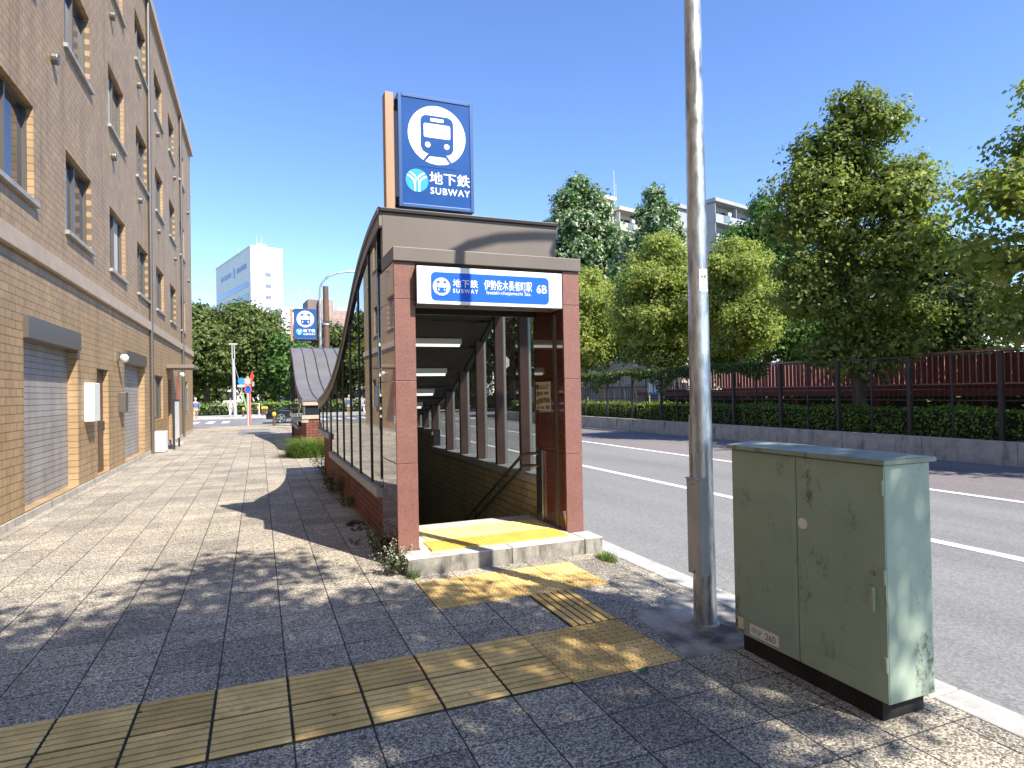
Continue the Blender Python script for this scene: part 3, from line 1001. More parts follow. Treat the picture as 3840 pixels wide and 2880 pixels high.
    for x0, x1 in ((1.11, 1.30), (2.93, 3.12)):
        B('coping', MB().box(x0, x1, 6.495, 11.2, 0.537, 0.632), 'coping', bevel=0.008)
        B('coping', MB().box(x0, x1, 11.203, 13.42, 0.831, 0.93), 'coping', bevel=0.008)
        B('coping_riser', MB().box(x0+0.03, x1-0.03, 11.19, 11.2, 0.633, 0.93), 'black')
    edges = [6.495, 7.02, 7.86, 8.65, 9.46, 10.27, 11.2, 11.9, 12.62, 13.36]
    for side, xg in ((0, 1.158), (1, 3.082)):
        for a, b in zip(edges[:-1], edges[1:]):
            zb = 0.632 if b <= 11.21 else 0.93
            ys = list(np.linspace(a+0.012, b-0.012, 6))
            pts = [(v, rz(v)-0.16) for v in ys]+[(b-0.012, zb), (a+0.012, zb)]
            B('glass_pane', MB().prism(pts, 'x', xg-0.003, xg+0.003), 'glass_l' if side == 0 else 'glass_r')
        for e in edges:
            zb = 0.632 if e < 11.19 else 0.93
            if e == edges[0]:
                continue
            y0, y1 = e-0.016, e+0.016
            if side == 0:
                B('mullion', MB().box(1.142, 1.19, y0, y1, zb, rz(e)-0.165), 'black')
            else:
                B('mullion', MB().box(3.06, 3.1, y0+0.02, y1+0.03, zb, rz(e)-0.165), 'alu')
                B('red_post', MB().box(2.935, 3.045, y0-0.02, y1+0.02, zb, rz(e)-0.3), 'post_red', bevel=0.004)
    # low end of the roof
    B('end_wall', MB().box(1.30, 3.0, 13.32, 13.4, -0.15, 0.93), 'brick_end')
    mb = MB()
    mb.box(1.12, 3.11, 13.30, 13.44, 0.931, 1.04)
    B('end_coping', mb, 'coping_tan', bevel=0.006)
    B('end_beam', MB().box(1.15, 3.09, 13.33, 13.44, 1.315, 1.43), 'coping_tan', bevel=0.006)
    B('end_pane', MB().box(1.24, 3.0, 13.36, 13.38, 1.04, 1.315), 'win_dark')
    for x in (1.17, 1.62, 2.3, 3.02):
        B('end_frame', MB().box(x, x+0.05, 13.35, 13.4, 1.04, 1.315), 'alu')
    # handrail
    mb = MB()
    for dz, y0 in ((0.0, 6.40), (-0.135, 6.40)):
        pth = [(2.9, y0, 0.9+dz), (2.852, y0+0.04, 0.9+dz), (2.845, 6.72, 0.875+dz), (2.845, 9.6, 0.875+dz-2.88*0.52), (2.845, 12.4, 0.875+dz-5.68*0.53)]
        mb.tube(pth, 0.019, 10)
    B('handrail', mb, 'alu', smooth=True)
    for y in (6.75, 7.6, 8.5, 9.4, 10.3):
        z = 0.875-(y-6.72)*0.52
        B('handrail_bracket', MB().tube([(2.845, y, z-0.02), (2.845, y, z-0.19), (2.96, y, z-0.24)], 0.009, 6), 'steel')
    return E

near = make_entrance('brown curved roof subway entrance in the foreground, with sunlit red granite piers and yellow landing')
# notice stuck inside the right pier of the near entrance (faces -X: u runs towards -Y)
nt = build('notice', MB().box(2.895, 2.899, 6.066, 6.44, 1.39, 1.70), 'poster', near, world=True)
fN = Face((2.8935, 6.44, 1.39), (0, -1, 0), (0, 0, 1))
gr = [[(0.015, 0.14), (0.05, 0.15), (0.05, 0.20), (0.015, 0.20)], [(0.06, 0.15), (0.12, 0.16), (0.12, 0.20), (0.06, 0.20)], [(0.135, 0.16), (0.185, 0.165), (0.185, 0.20), (0.135, 0.20)], [(0.22, 0.17), (0.33, 0.17), (0.33, 0.20), (0.22, 0.20)],
      [(0.015, 0.055), (0.2, 0.08), (0.2, 0.135), (0.13, 0.128), (0.015, 0.11)], [(0.21, 0.085), (0.355, 0.08), (0.355, 0.13), (0.21, 0.138)], [(0.03, 0.012), (0.1, 0.012), (0.1, 0.045), (0.03, 0.035)], [(0.13, 0.012), (0.215, 0.012), (0.215, 0.04), (0.13, 0.04)], [(0.25, 0.012), (0.355, 0.012), (0.355, 0.055), (0.25, 0.05)]]
flat('picture', fN, gr, 0.0, 0.001, 'poster_grey', nt)
flat('icon', fN, [[(0.02, 0.228), (0.075, 0.228), (0.075, 0.28), (0.02, 0.28)]], 0.0, 0.001, 'ink', nt)
hd = [[(0.09, 0.232), (0.33, 0.232), (0.33, 0.236), (0.09, 0.236)], [(0.09, 0.243), (0.31, 0.243), (0.31, 0.247), (0.09, 0.247)]]
flat('small_print', fN, hd, 0.0, 0.001, 'ink', nt)
text('heading', "シャッター注意", fN, 0.09, 0.33, 0.257, 0.28, 0.001, 'ink', nt, bold=0.01)

SM = 31.95   # the far entrance is the near one turned round: y -> SM - y
far_e = copy_tree(near)
far_e.location = (2.1, SM-5.74, 0)
far_e.scale = (1, -1, 1)
far_e['label'] = 'farther subway entrance whose grey seamed roof slopes down towards the viewer'
for ch in list(far_e.children_recursive):
    if ch.name.split('.')[0] in ('notice', 'picture', 'icon', 'small_print', 'heading'):
        bpy.data.objects.remove(ch)
near['group'] = far_e['group'] = 'subway entrances on the pavement'

# ------------------------------------------------------------------ signs
def pictogram(face, cx, cy, r, par, d=0.002, mat='sign_navy'):
    q = lambda pts: [(cx+r*x, cy+r*y) for x, y in pts]
    flat('pictogram_disc', face, [q(circle(0, 0, 1, 56))], 0.0, d, 'white_letter', par)
    body = [(-0.57, -0.42), (-0.57, 0.42)]+[(-0.57+0.22-0.22*math.cos(R(a)), 0.46+0.2*math.sin(R(a))) for a in (15, 45, 70, 90)]
    body += [(-x, y) for x, y in body[::-1]]
    body += [(0.5, -0.56), (0.38, -0.63), (0.31, -0.63), (0.66, -1.1), (-0.66, -1.1), (-0.31, -0.63), (-0.38, -0.63), (-0.5, -0.56)]
    flat('pictogram_train', face, [q(body)], d, d*2, mat, par)
    w = [q(rrect(-0.46, 0.46, -0.09, 0.38, 0.05, 3)), q(rrect(-0.23, 0.23, 0.46, 0.575, 0.03, 3)), q(circle(-0.33, -0.34, 0.095, 16)), q(circle(0.33, -0.34, 0.095, 16)),
         q([(-0.27, -0.73), (0.27, -0.73), (0.42, -0.905), (0.28, -0.96), (0.0, -0.995), (-0.28, -0.96), (-0.42, -0.905)])]
    flat('pictogram_detail', face, w, d*2, d*3, 'white_letter', par)

def emblem(face, cx, cy, r, par, d=0.002):
    q = lambda pts: [(cx+r*x, cy+r*y) for x, y in pts]
    flat('emblem_disc', face, [q(circle(0, 0, 1, 40))], 0.0, d, 'sky_blue', par)
    st = []
    for s in (-1, 1):
        a = [(-0.86, 0.4), (-0.62, 0.3), (-0.4, 0.12), (-0.24, -0.12), (-0.19, -0.4), (-0.19, -0.97)]
        b = [(-0.66, 0.68), (-0.42, 0.56), (-0.2, 0.38), (-0.02, 0.12)]
        c = [(-0.05, 0.2), (-0.13, 0.0), (-0.165, -0.2), (-0.17, -0.5)]
        for pth, w in ((a, 0.14), (b, 0.13), (c, 0.1)):
            pp = [(s*x, y) for x, y in pth]
            st.append(q(ribbon(pp, w)))
    for k, pts in enumerate(st):
        flat('emblem_stroke', face, [pts], d, d*2+0.00015*k, 'white_letter', par)

def rooftop_sign(label, x0, x1, y, z0, z1, group, post=True):
    t = thing('rooftop_sign', label, 'subway sign', ((x0+x1)/2, y, z0))
    t['group'] = group
    B = lambda nm_, mb, mat, par=t, **k: build(nm_, mb, mat, par, world=True, **k)
    W, H = x1-x0, z1-z0
    bx = B('sign_box', MB().box(x0+0.012, x1-0.012, y+0.02, y+0.2, z0+0.012, z1-0.012), 'navy_dark')
    fr = MB()
    fw = 0.036
    fr.box(x0, x0+fw, y, y+0.22, z0, z1).box(x1-fw, x1, y, y+0.22, z0, z1).box(x0+fw, x1-fw, y, y+0.22, z0, z0+fw).box(x0+fw, x1-fw, y, y+0.22, z1-fw, z1)
    B('sign_frame', fr, 'sign_frame', bevel=0.004)
    panel = B('sign_panel', MB().box(x0+fw, x1-fw, y+0.008, y+0.02, z0+fw, z1-fw), 'sign_navy')
    F_ = Face((x0, y+0.0075, z0), (1, 0, 0), (0, 0, 1))
    pictogram(F_, W*0.51, H*0.66, W*0.385, panel, 0.0012)
    emblem(F_, W*0.235, H*0.242, W*0.148, panel, 0.0012)
    text('lettering', "地下鉄", F_, W*0.40, W*0.945, H*0.225, H*0.335, 0.0015, 'white_letter', panel, bold=0.014)
    text('lettering', "SUBWAY", F_, W*0.41, W*0.945, H*0.135, H*0.195, 0.0015, 'white_letter', panel, bold=0.016, space=1.18)
    B('sign_foot', MB().box(x0+0.02, x1-0.1, y+0.05, y+0.17, z0-0.055, z0-0.02), 'navy_dark')
    mb = MB()
    for z in (z0+0.06, z1-0.1):
        mb.box(x0-0.045, x0+0.01, y+0.06, y+0.16, z-0.03, z+0.05)
    B('sign_bracket', mb, 'navy_dark')
    B('sign_post', MB().box(x0-0.125, x0-0.036, y+0.03, y+0.16, z0-0.075, z1+0.0), 'post_tan', bevel=0.006)
    return t

rooftop_sign('large navy sign with white train pictogram standing on the near entrance roof', 1.335, 2.126, 6.215, 3.482, 4.636, 'train pictogram signs on entrance roofs')
rooftop_sign('small distant navy sign with train pictogram above the grey sloping roof', 1.315, 2.155, 25.7, 3.80, 4.99, 'train pictogram signs on entrance roofs')

# light box over the opening
L = thing('entrance_sign', 'white light box with blue station name panel over the entrance opening', 'station sign', (2.1, 5.64, 2.42))
Lb = lambda nm_, mb, mat, par=L, **k: build(nm_, mb, mat, par, world=True, **k)
Lb('sign_case', MB().box(1.368, 2.835, 5.648, 5.9, 2.418, 2.775), 'fascia')
pn = Lb('white_face', MB().box(1.36, 2.84, 5.636, 5.6475, 2.425, 2.772), 'white', bevel=0.002)
FL = Face((0, 5.6355, 0), (1, 0, 0), (0, 0, 1))
flat('blue_panel', FL, [rrect(1.492, 2.695, 2.456, 2.722, 0.045)], 0.0, 0.0015, 'sign_blue', pn)
FL2 = Face((0, 5.6338, 0), (1, 0, 0), (0, 0, 1))
pictogram(FL2, 1.592, 2.588, 0.083, pn, 0.0008, 'sign_blue')
text('lettering', "地下鉄", FL2, 1.702, 1.950, 2.588, 2.664, 0.0006, 'white_letter', pn, bold=0.012)
text('lettering', "SUBWAY", FL2, 1.702, 1.950, 2.535, 2.574, 0.0006, 'white_letter', pn, bold=0.012, space=1.3)
text('lettering', "伊勢佐木長者町駅", FL2, 2.012, 2.51, 2.577, 2.672, 0.0006, 'white_letter', pn, bold=0.008)
text('lettering', "Isezaki-chojamachi Sta.", FL2, 2.036, 2.50, 2.525, 2.57, 0.0006, 'white_letter', pn, bold=0.0)
text('lettering', "6B", FL2, 2.562, 2.672, 2.565, 2.648, 0.0006, 'white_letter', pn, bold=0.016)
mb = MB()
for x in (1.40, 1.84, 2.28, 2.72):
    mb.box(x, x+0.03, 5.66, 5.72, 2.41, 2.418)
Lb('clip', mb, 'trim_dark')

# ------------------------------------------------------------------ lamp post beside the kerb
PX, PY = 2.79, 3.48
S = thing('street_lamp', 'tall galvanised lamp post in the foreground with a curved arm and junction box', 'street lamp', (PX, PY, 0), 0, 'curved arm street lamps')
Sb = lambda nm_, mb, mat, par=S, **k: build(nm_, mb, mat, par, world=True, **k)
path = [(PX, PY, 0.0), (PX, PY, 2.0), (PX+0.005, PY, 4.0), (PX+0.01, PY, 5.5)]
rad = [0.0765, 0.068, 0.0575, 0.049]
arc = [(PX+0.04, 5.85), (PX+0.13, 6.1), (PX+0.28, 6.28), (PX+0.52, 6.42), (PX+0.85, 6.52), (PX+1.25, 6.57), (PX+1.6, 6.59)]
Sb('pole', MB().tube(path, rad, 28), 'galv', smooth=True)
Sb('arm', MB().tube([path[-1]]+[(a, PY, b) for a, b in arc], [0.049, 0.047, 0.045, 0.043, 0.041, 0.039, 0.037, 0.036], 16), 'galv', smooth=True)
lh = Sb('lamp_head', MB().prism([(PX+1.5, 6.53), (PX+1.55, 6.66), (PX+2.0, 6.68), (PX+2.2, 6.56), (PX+2.16, 6.46), (PX+1.56, 6.45)], 'y', PY-0.13, PY+0.13), 'galv_box', bevel=0.02)
Sb('diffuser', MB().box(PX+1.62, PX+2.1, PY-0.1, PY+0.1, 6.42, 6.449), 'white', lh)
Sb('collar', MB().lathe([(0.094, -0.01), (0.094, 0.012), (0.08, 0.02)], (PX, PY, 0), 24), 'patch')
jb = Sb('junction_box', MB().box(2.695, 2.764, 3.394, 3.528, 0.352, 0.985), 'galv_box', bevel=0.003)
Sb('box_lid', MB().box(2.690, 2.769, 3.388, 3.534, 0.986, 0.996), 'galv_box', jb, bevel=0.002)
mb = MB()
for z in (0.37, 0.955):
    mb.tube([(2.692, 3.46, z), (2.697, 3.46, z)], 0.006, 8)
Sb('screw', mb, 'ink', jb)
mb = MB().tube([(2.722, 3.515, 0.99), (2.722, 3.515, 1.3), (2.73, 3.52, 1.42)], 0.008, 8)
Sb('conduit', mb, 'pole_grey', smooth=True)

class Cyl:
    """curved face on the pole; u is arc length from angle a0"""
    def __init__(self, r, a0):
        self.r, self.a0 = r, a0
    def p(self, u, v, d=0.0):
        a = self.a0+u/self.r
        return Vector((PX+(self.r+d)*math.cos(a), PY+(self.r+d)*math.sin(a), v))
cf = Cyl(0.0672, R(-121))
mb = MB()
n_ = 10
for i in range(n_):
    u0, u1 = 0.066*i/n_, 0.066*(i+1)/n_
    mb.quad(cf.p(u0, 2.25, 0.0006), cf.p(u1, 2.25, 0.0006), cf.p(u1, 2.40, 0.0006), cf.p(u0, 2.40, 0.0006))
stk = Sb('sticker', mb, 'plate', smooth=True)
text('lettering', "大", cf, 0.010, 0.033, 2.335, 2.36, 0.0012, 'ink', stk, bold=0.02)
text('lettering', "昭", cf, 0.035, 0.055, 2.335, 2.36, 0.0012, 'ink', stk, bold=0.02)
text('lettering', "2", cf, 0.045, 0.06, 2.265, 2.295, 0.0012, 'ink', stk, bold=0.02)
text('lettering', "◇", cf, 0.02, 0.045, 2.37, 2.39, 0.0012, 'ink', stk)

# ------------------------------------------------------------------ green roadside cabinet
C = thing('utility_cabinet', 'sage green steel roadside cabinet with mould stains, at the kerb', 'utility cabinet', (2.87, 2.6, 0))
Cb = lambda nm_, mb, mat, par=C, **k: build(nm_, mb, mat, par, world=True, **k)
X0, X1, Y0, Y1 = 2.712, 3.035, 2.08, 3.10
Cb('plinth', MB().box(X0+0.02, X1-0.02, Y0+0.05, Y1-0.05, 0.0, 0.098), 'plinth')
Cb('body', MB().box(X0+0.006, X1-0.006, Y0, Y1, 0.1, 1.218), 'cab_plain', bevel=0.004)
for a, b in ((2.605, Y1-0.002), (Y0+0.002, 2.597)):
    dr = Cb('door', MB().box(X0, X0+0.0055, a, b, 0.102, 1.214), 'cab_plain', bevel=0.001)
    Cb('dimpled_skin', MB().box(X0-0.0012, X0-0.0002, a+0.035, b-0.03, 0.2, 0.98), 'cab', dr)
Cb('handle', MB().box(X0-0.02, X0-0.0002, 2.135, 2.16, 0.52, 0.64), 'cab_plain', bevel=0.004)
for z in (0.25, 0.66, 1.08):
    Cb('hinge', MB().tube([(X0-0.003, 2.088, z), (X0-0.003, 2.088, z+0.07)], 0.008, 8), 'cab_plain')
Cb('lock', MB().tube([(X0-0.01, 2.147, 0.70), (X0-0.0005, 2.147, 0.70)], 0.012, 10), 'steel')
mb = MB().box(X0-0.022, X1+0.02, Y0-0.02, Y1+0.02, 1.222, 1.246)
mb.prism([(X0-0.022, 1.2462), ((X0+X1)/2, 1.262), (X1+0.02, 1.2462)], 'y', Y0-0.02, Y1+0.02)
Cb('lid', mb, 'cab_top', bevel=0.004)
fC = Face((X0-0.0008, Y1, 0.1), (0, -1, 0), (0, 0, 1))
pl = flat('number_plate', fC, [[(0.128, 0.022), (0.352, 0.022), (0.352, 0.088), (0.128, 0.088)]], 0.0012, 0.004, 'plate', C)
text('lettering', "中LP", fC, 0.145, 0.222, 0.036, 0.074, 0.0045, 'ink', pl, bold=-0.006)
text('lettering', "260", fC, 0.252, 0.33, 0.034, 0.073, 0.0045, 'ink', pl, bold=-0.002)
lb = flat('old_label', fC, [[(0.028, 0.03), (0.076, 0.03), (0.076, 0.10), (0.028, 0.10)]], 0.0012, 0.0022, 'old_label', C)
Cb('badge', MB().tube([(X0-0.004, 2.56, 0.86), (X0, 2.56, 0.86)], 0.03, 16), 'plate')

# ------------------------------------------------------------------ small things on the ground
lf = thing('fallen_leaf', 'single dark green leaf lying on grey slabs beside the worn dotted tiles', 'leaf', (1.965, 3.02, 0.004), R(20))
mb = MB()
o_ = []
for k in range(9):
    t_ = k/8
    w_ = 0.022*math.sin(math.pi*min(1, t_*0.9+0.06))
    o_.append((t_*0.07, w_, 0.004+0.012*t_*t_))
for k in range(8):
    a, b = o_[k], o_[k+1]
    mb.quad((a[0], 0, a[2]), (b[0], 0, b[2]), (b[0], b[1], b[2]+0.006), (a[0], a[1], a[2]+0.006))
    mb.quad((a[0], 0, a[2]), (b[0], 0, b[2]), (b[0], -b[1], b[2]+0.006), (a[0], -a[1], a[2]+0.006))
build('blade', mb, 'fallen_leaf', lf)
build('stalk', MB().tube([(0, 0, 0.004), (-0.03, 0.008, 0.003), (-0.05, 0.02, 0.002)], 0.0012, 5), 'fallen_leaf', lf)
mb = MB().lathe([(0.001, -0.011), (0.008, -0.009), (0.012, 0.0), (0.009, 0.008), (0.002, 0.011)], (0, 0, 0), 12)
fo = build('fallen_fruit', mb, 'fruit', smooth=True)
fo.location = (1.013, 3.162, 0.02)
tag(fo, 'small round tan fruit lying on the ribbed yellow tiles', 'fruit')

# weeds
def blades(n, w, h, spread, seed, droop=0.5, rx=1.0, ry=1.0):
    rg = random.Random(seed)
    mb = MB()
    for i in range(n):
        a = rg.uniform(0, 2*math.pi)
        r0 = spread*0.75*math.sqrt(rg.random())
        x, y = r0*math.cos(a)*rx, r0*math.sin(a)*ry
        L_ = h*rg.uniform(0.5, 1.05)*(1.1-0.75*(r0/(spread*0.75))**2)
        out = L_*droop*rg.uniform(0.25, 1.1)
        a2 = a+rg.uniform(-0.9, 0.9)
        dx, dy = math.cos(a2), math.sin(a2)
        px, py = -dy*w/2*rg.uniform(0.7, 1.3), dx*w/2
        prev = None
        for k in range(5):
            t_ = k/4
            cx, cy = x+dx*out*t_*t_, y+dy*out*t_*t_
            cz = L_*(t_-0.42*droop*t_*t_*t_)
            s_ = (1-t_)**0.7
            cur = ((cx-px*s_, cy-py*s_, cz), (cx+px*s_, cy+py*s_, cz))
            if prev:
                mb.quad(prev[0], prev[1], cur[1], cur[0])
            prev = cur
    return mb
def grass_tuft(label, loc, n, w, h, spread, seed, droop=0.6, rx=1.0, ry=1.0, group='grass tufts by the entrances'):
    me = blades(n, w, h, spread, seed, droop, rx, ry)
    o = build('grass_tuft', me, 'lf_grass')
    o.location = loc
    return tag(o, label, 'grass tuft', group)
grass_tuft('large bright green clump of long grass at the foot of the far brick wall', (1.2, 17.5, 0), 2200, 0.016, 0.9, 0.8, 3, 1.15, 0.9, 1.2)
grass_tuft('low spread of bright grass at the right end of the stone step', (3.03, 5.18, 0), 260, 0.007, 0.12, 0.17, 4, 1.0, 0.5, 1.2)
grass_tuft('small upright tuft of grass at the left corner of the stone step', (1.23, 5.40, 0), 60, 0.008, 0.15, 0.07, 5, 0.8)

def weed(label, loc, h, r, nl, ls, seed, flowers=0, stems=14, ry=1.0):
    t = thing('weed', label, 'weed', loc, 0, 'weeds along the side wall')
    rg = random.Random(seed)
    mb = MB()
    P, N, Fp = [], [], []
    for i in range(stems):
        a = rg.uniform(0, 2*math.pi)
        q = rg.random()
        b0 = Vector((r*0.5*math.cos(a)*q, r*0.5*math.sin(a)*q*ry, 0))
        e = b0+Vector((r*math.cos(a)*rg.uniform(.2, .9), r*math.sin(a)*rg.uniform(.2, .9)*ry, h*rg.uniform(.35, 1)))
        mid = b0.lerp(e, 0.5)+Vector((0, 0, h*0.12))
        mb.tube([b0, mid, e], [0.0025, 0.002, 0.001], 5)
        for k in range(nl//stems):
            t_ = rg.uniform(0.15, 1)
            p = b0.lerp(mid, t_*2) if t_ < .5 else mid.lerp(e, t_*2-1)
            P.append(p+Vector((rg.gauss(0, ls*.6), rg.gauss(0, ls*.6), rg.gauss(0, ls*.4))))
            N.append((0, 0, 1))
        if flowers:
            for k in range(flowers//stems):
                p = e+Vector((rg.gauss(0, .012), rg.gauss(0, .012), rg.uniform(-.07, .02)))
                Fp.append(p)
    build('stems', mb, 'lf_weed', t)
    leaf_obj('leaves', leaf_arrays(np.array([tuple(p) for p in P]), np.array(N, float), ls, 0.5, 0.7, seed), 'lf_weed', t)
    if Fp:
        leaf_obj('flowers', leaf_arrays(np.array([tuple(p) for p in Fp]), np.tile([0, 0, 1.0], (len(Fp), 1)), 0.014, 0.8, 0.8, seed+1), 'petal', t)
    return t
weed('cream flowering weed at the corner of the stone step and pier', (1.1, 5.58, 0), 0.3, 0.15, 420, 0.028, 1, flowers=420, stems=22)
weed('dark leafy weed against the granite pier side', (1.1, 6.3, 0), 0.32, 0.16, 420, 0.03, 2, flowers=40, stems=18)
weed('dense leafy weed under the middle of the long brick wall', (1.16, 10.6, 0), 0.42, 0.26, 700, 0.038, 3, stems=26, ry=2.2)
weed('thin tall weed at the far end of the long brick wall', (1.17, 13.2, 0), 0.55, 0.25, 460, 0.036, 4, stems=20, ry=1.6)
weed('small weed between the brick wall and the slab joint', (1.16, 9.2, 0), 0.2, 0.14, 240, 0.03, 5, stems=12, ry=1.8)
weed('tiny weed sprouting from the long slab joint', (0.93, 6.9, 0), 0.06, 0.06, 90, 0.02, 6, stems=8, ry=3.0)
mb = MB()
mb.tube([(0.98, 7.85, 0.02), (1.06, 7.95, 0.03), (1.16, 7.93, 0.02)], [0.02, 0.028, 0.018], 8)
rg_ = random.Random(4)
for i in range(40):
    mb.box(*(lambda x, y, s: (x-s, x+s, y-s*1.4, y+s*1.4, 0.0, s*0.8))(1.0+rg_.random()*0.2, 7.5+rg_.random()*0.6, rg_.uniform(0.006, 0.02)))
tag(build('leaf_litter', mb, 'bark', kind='stuff'), 'scraps of dead leaves and soil beside the brick wall', 'leaf litter', kind='stuff')

# ------------------------------------------------------------------ far side of the road: wall, hedge, fence, ivy, red walkway
mb = MB()
y = -20.0
while y < 37.0:
    mb.box(14.3, 14.5, y+0.004, y+2.0-0.004, -0.2, 0.37)
    y += 2.0
tag(build('low_wall', mb, 'concrete', bevel=0.012), 'low grey concrete wall across the road, below the hedge', 'wall')
sheet('raised_bank', [(14.45, 70, -20, 37.0)], 0.3, 'grass')
mb = MB()
mb.box(14.5, 14.502, -20, 37, 0.0, 0.3)
hg = thing('hedge', 'clipped dark hedge with bright top behind the low wall across the road', 'hedge', (15.1, 8, 0.3))
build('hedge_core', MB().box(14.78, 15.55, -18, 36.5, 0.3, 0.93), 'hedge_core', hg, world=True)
rg = np.random.default_rng(5)
n = 26000
side = rg.random(n)
yy = np.where(rg.random(n) < 0.85, rg.uniform(4, 36.6, n), rg.uniform(-18, 4, n))
xx = np.where(side < 0.55, 14.72+rg.normal(0, 0.05, n), rg.uniform(14.72, 15.6, n))
zz = np.where(side < 0.55, rg.uniform(0.3, 1.0, n), 0.98+rg.normal(0, 0.04, n)+0.04*np.sin(yy*2.1))
nn = np.where((side < 0.55)[:, None], np.array([[-1, 0, 0.4]]), np.array([[0, 0, 1.0]]))
leaf_obj('foliage', leaf_arrays(np.stack([xx-15.1, yy-8, zz-0.3], 1), nn, 0.075, 0.6, 0.7, 3), 'lf_hedge', hg)

fe = thing('iron_fence', 'tall dark iron fence standing in front of the hedge across the road', 'fence', (14.6, 8, 0.3))
Fb = lambda nm_, mb, mat, par=fe, **k: build(nm_, mb, mat, par, world=True, **k)
mesh_ = MB()
k = 0
y = -5.7
while y < 36.5:
    big = (k % 2 == 0)
    r_ = 0.045 if big else 0.018
    Fb('fence_post', MB().box(14.6-r_, 14.6+r_, y-r_, y+r_, 0.3, 2.27), 'iron')
    y += 1.01
    k += 1
Fb('fence_rail', MB().box(14.585, 14.615, -6, 36.6, 2.24, 2.275).box(14.59, 14.61, -6, 36.6, 1.2, 1.225), 'iron')
for i in range(340):
    y = -6+i*0.125
    mesh_.box(14.596, 14.604, y, y+0.008, 1.22, 2.24)
Fb('fence_bars', mesh_, 'iron')
iv = thing('ivy', 'green creeper hanging from the top of the iron fence', 'creeper', (14.6, 20, 2.2))
rg = np.random.default_rng(9)
n = 11000
yy = rg.uniform(15.0, 31, n)
dep = 0.32+0.26*np.sin(yy*1.3)+0.14*np.sin(yy*3.7+1)
dep = np.clip(dep, 0.12, 0.8)*np.where(yy < 17.5, 0.55, 1.0)
zz = 2.36-rg.random(n)**1.35*dep*1.25+rg.normal(0, 0.03, n)
xx = 14.6+rg.normal(0, 0.09, n)
leaf_obj('leaves', leaf_arrays(np.stack([xx-14.6, yy-20, zz-2.2], 1), np.tile([-0.7, -0.4, 0.6], (n, 1)), 0.085, 0.75, 0.7, 4), 'lf_ivy', iv)
mb = MB()
for i in range(18):
    y = 15.2+i*0.88
    mb.tube([(14.62, y, 0.4), (14.64, y+0.1, 1.3), (14.61, y+0.3, 2.2)], 0.012, 5)
build('stems', mb, 'bark', iv, world=True)

rw = thing('red_walkway', 'dark red raised walkway with pink pickets behind the iron fence', 'walkway', (17.6, 14, 0.3))
Rb = lambda nm_, mb, mat, par=rw, **k: build(nm_, mb, mat, par, world=True, **k)
Rb('edge_beam', MB().box(17.4, 18.6, -6, 27, 1.25, 1.44), 'red_paint')
Rb('back_panel', MB().box(18.5, 18.56, -6, 21.6, 1.44, 2.4), 'red_paint')
mb = MB()
for i in range(11):
    mb.box(17.6, 17.75, -5+i*3.1, -4.85+i*3.1, 0.3, 1.25)
Rb('column', mb, 'red_paint')
mb = MB()
mb.box(17.44, 17.48, -6, 27, 1.56, 1.6).box(17.44, 17.48, -6, 27, 2.42, 2.47)
Rb('rail', mb, 'picket')
mb = MB()
y = -6.0
while y < 27:
    mb.box(17.45, 17.47, y, y+0.02, 1.6, 2.42)
    y += 0.165
ob = Rb('pickets', mb, 'picket')

sh_ = thing('shade_shrubs', 'added row of dark shrubs standing in for deep shade behind the red walkway', 'shrubs', (20, 8, 0.3))  # added dark foliage in place of the deep shade under the walkway
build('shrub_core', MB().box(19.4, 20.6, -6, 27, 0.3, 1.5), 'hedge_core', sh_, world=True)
n = 7000
yy = rg.uniform(-6, 27, n)
p_ = np.stack([rg.uniform(-0.8, 0.7, n), yy-8, 0.1+rg.random(n)*(1.5+0.35*np.sin(yy*1.7))], 1)
leaf_obj('foliage', leaf_arrays(p_, np.tile([-0.6, -0.3, 0.7], (n, 1)), 0.16, 0.65, 0.7, 17), 'lf_deep', sh_)

# garden wall, gate pillar and small building behind the fence
gw = thing('garden_wall', 'pale rendered boundary wall with black railings seen through the fence', 'wall', (21, 32, 0.3))
build('wall', MB().box(21.0, 21.25, 27.5, 50, 0.2, 1.9), 'grey_b', gw, world=True)
mb = MB()
for i in range(60):
    mb.box(20.6, 20.625, 27.5+i*0.2, 27.525+i*0.2, 0.3, 1.75)
mb.box(20.59, 20.63, 27.5, 39.5, 1.7, 1.76)
build('railing', mb, 'iron', gw, world=True)
gp = thing('stone_pillar', 'white pillar on a square base rising above the ivy', 'pillar', (22.1, 33.9, 0.3))
build('base', MB().box(21.75, 22.45, 33.5, 34.3, 0.3, 2.85), 'pale_wall', gp, world=True, bevel=0.02)
build('cap', MB().box(21.68, 22.52, 33.43, 34.37, 2.85, 3.02), 'pale_wall', gp, world=True, bevel=0.02)
build('shaft', MB().lathe([(0.2, 0), (0.17, 0.4), (0.19, 1.5), (0.26, 1.7), (0.3, 1.95), (0.1, 2.2)], (22.1, 33.9, 3.02), 10), 'white', gp, world=True, smooth=True)
hb = thing('garden_building', 'small beige building with dark upper windows between the trees', 'building', (30, 42, 0.3))
build('wall', MB().box(28.5, 36, 41.0, 50, 0.2, 4.3), 'pale_wall', hb, world=True)
build('window_band', MB().box(28.6, 36, 41.2, 50, 4.3, 5.6), 'win_dark', hb, world=True)
build('roof', MB().box(28.2, 36.3, 40.7, 50.3, 5.6, 5.85), 'brown_b', hb, world=True)
nb = thing('notice_board', 'blue and white notice board behind the ivy covered fence', 'notice board', (16.2, 22.6, 0.3))
build('board', MB().box(16.2, 16.24, 22.9, 23.8, 1.35, 2.05), 'blue_disc', nb, world=True)
build('paper', MB().box(16.185, 16.199, 22.96, 23.3, 1.45, 1.98).box(16.185, 16.199, 23.4, 23.74, 1.45, 1.98), 'white', nb, world=True)
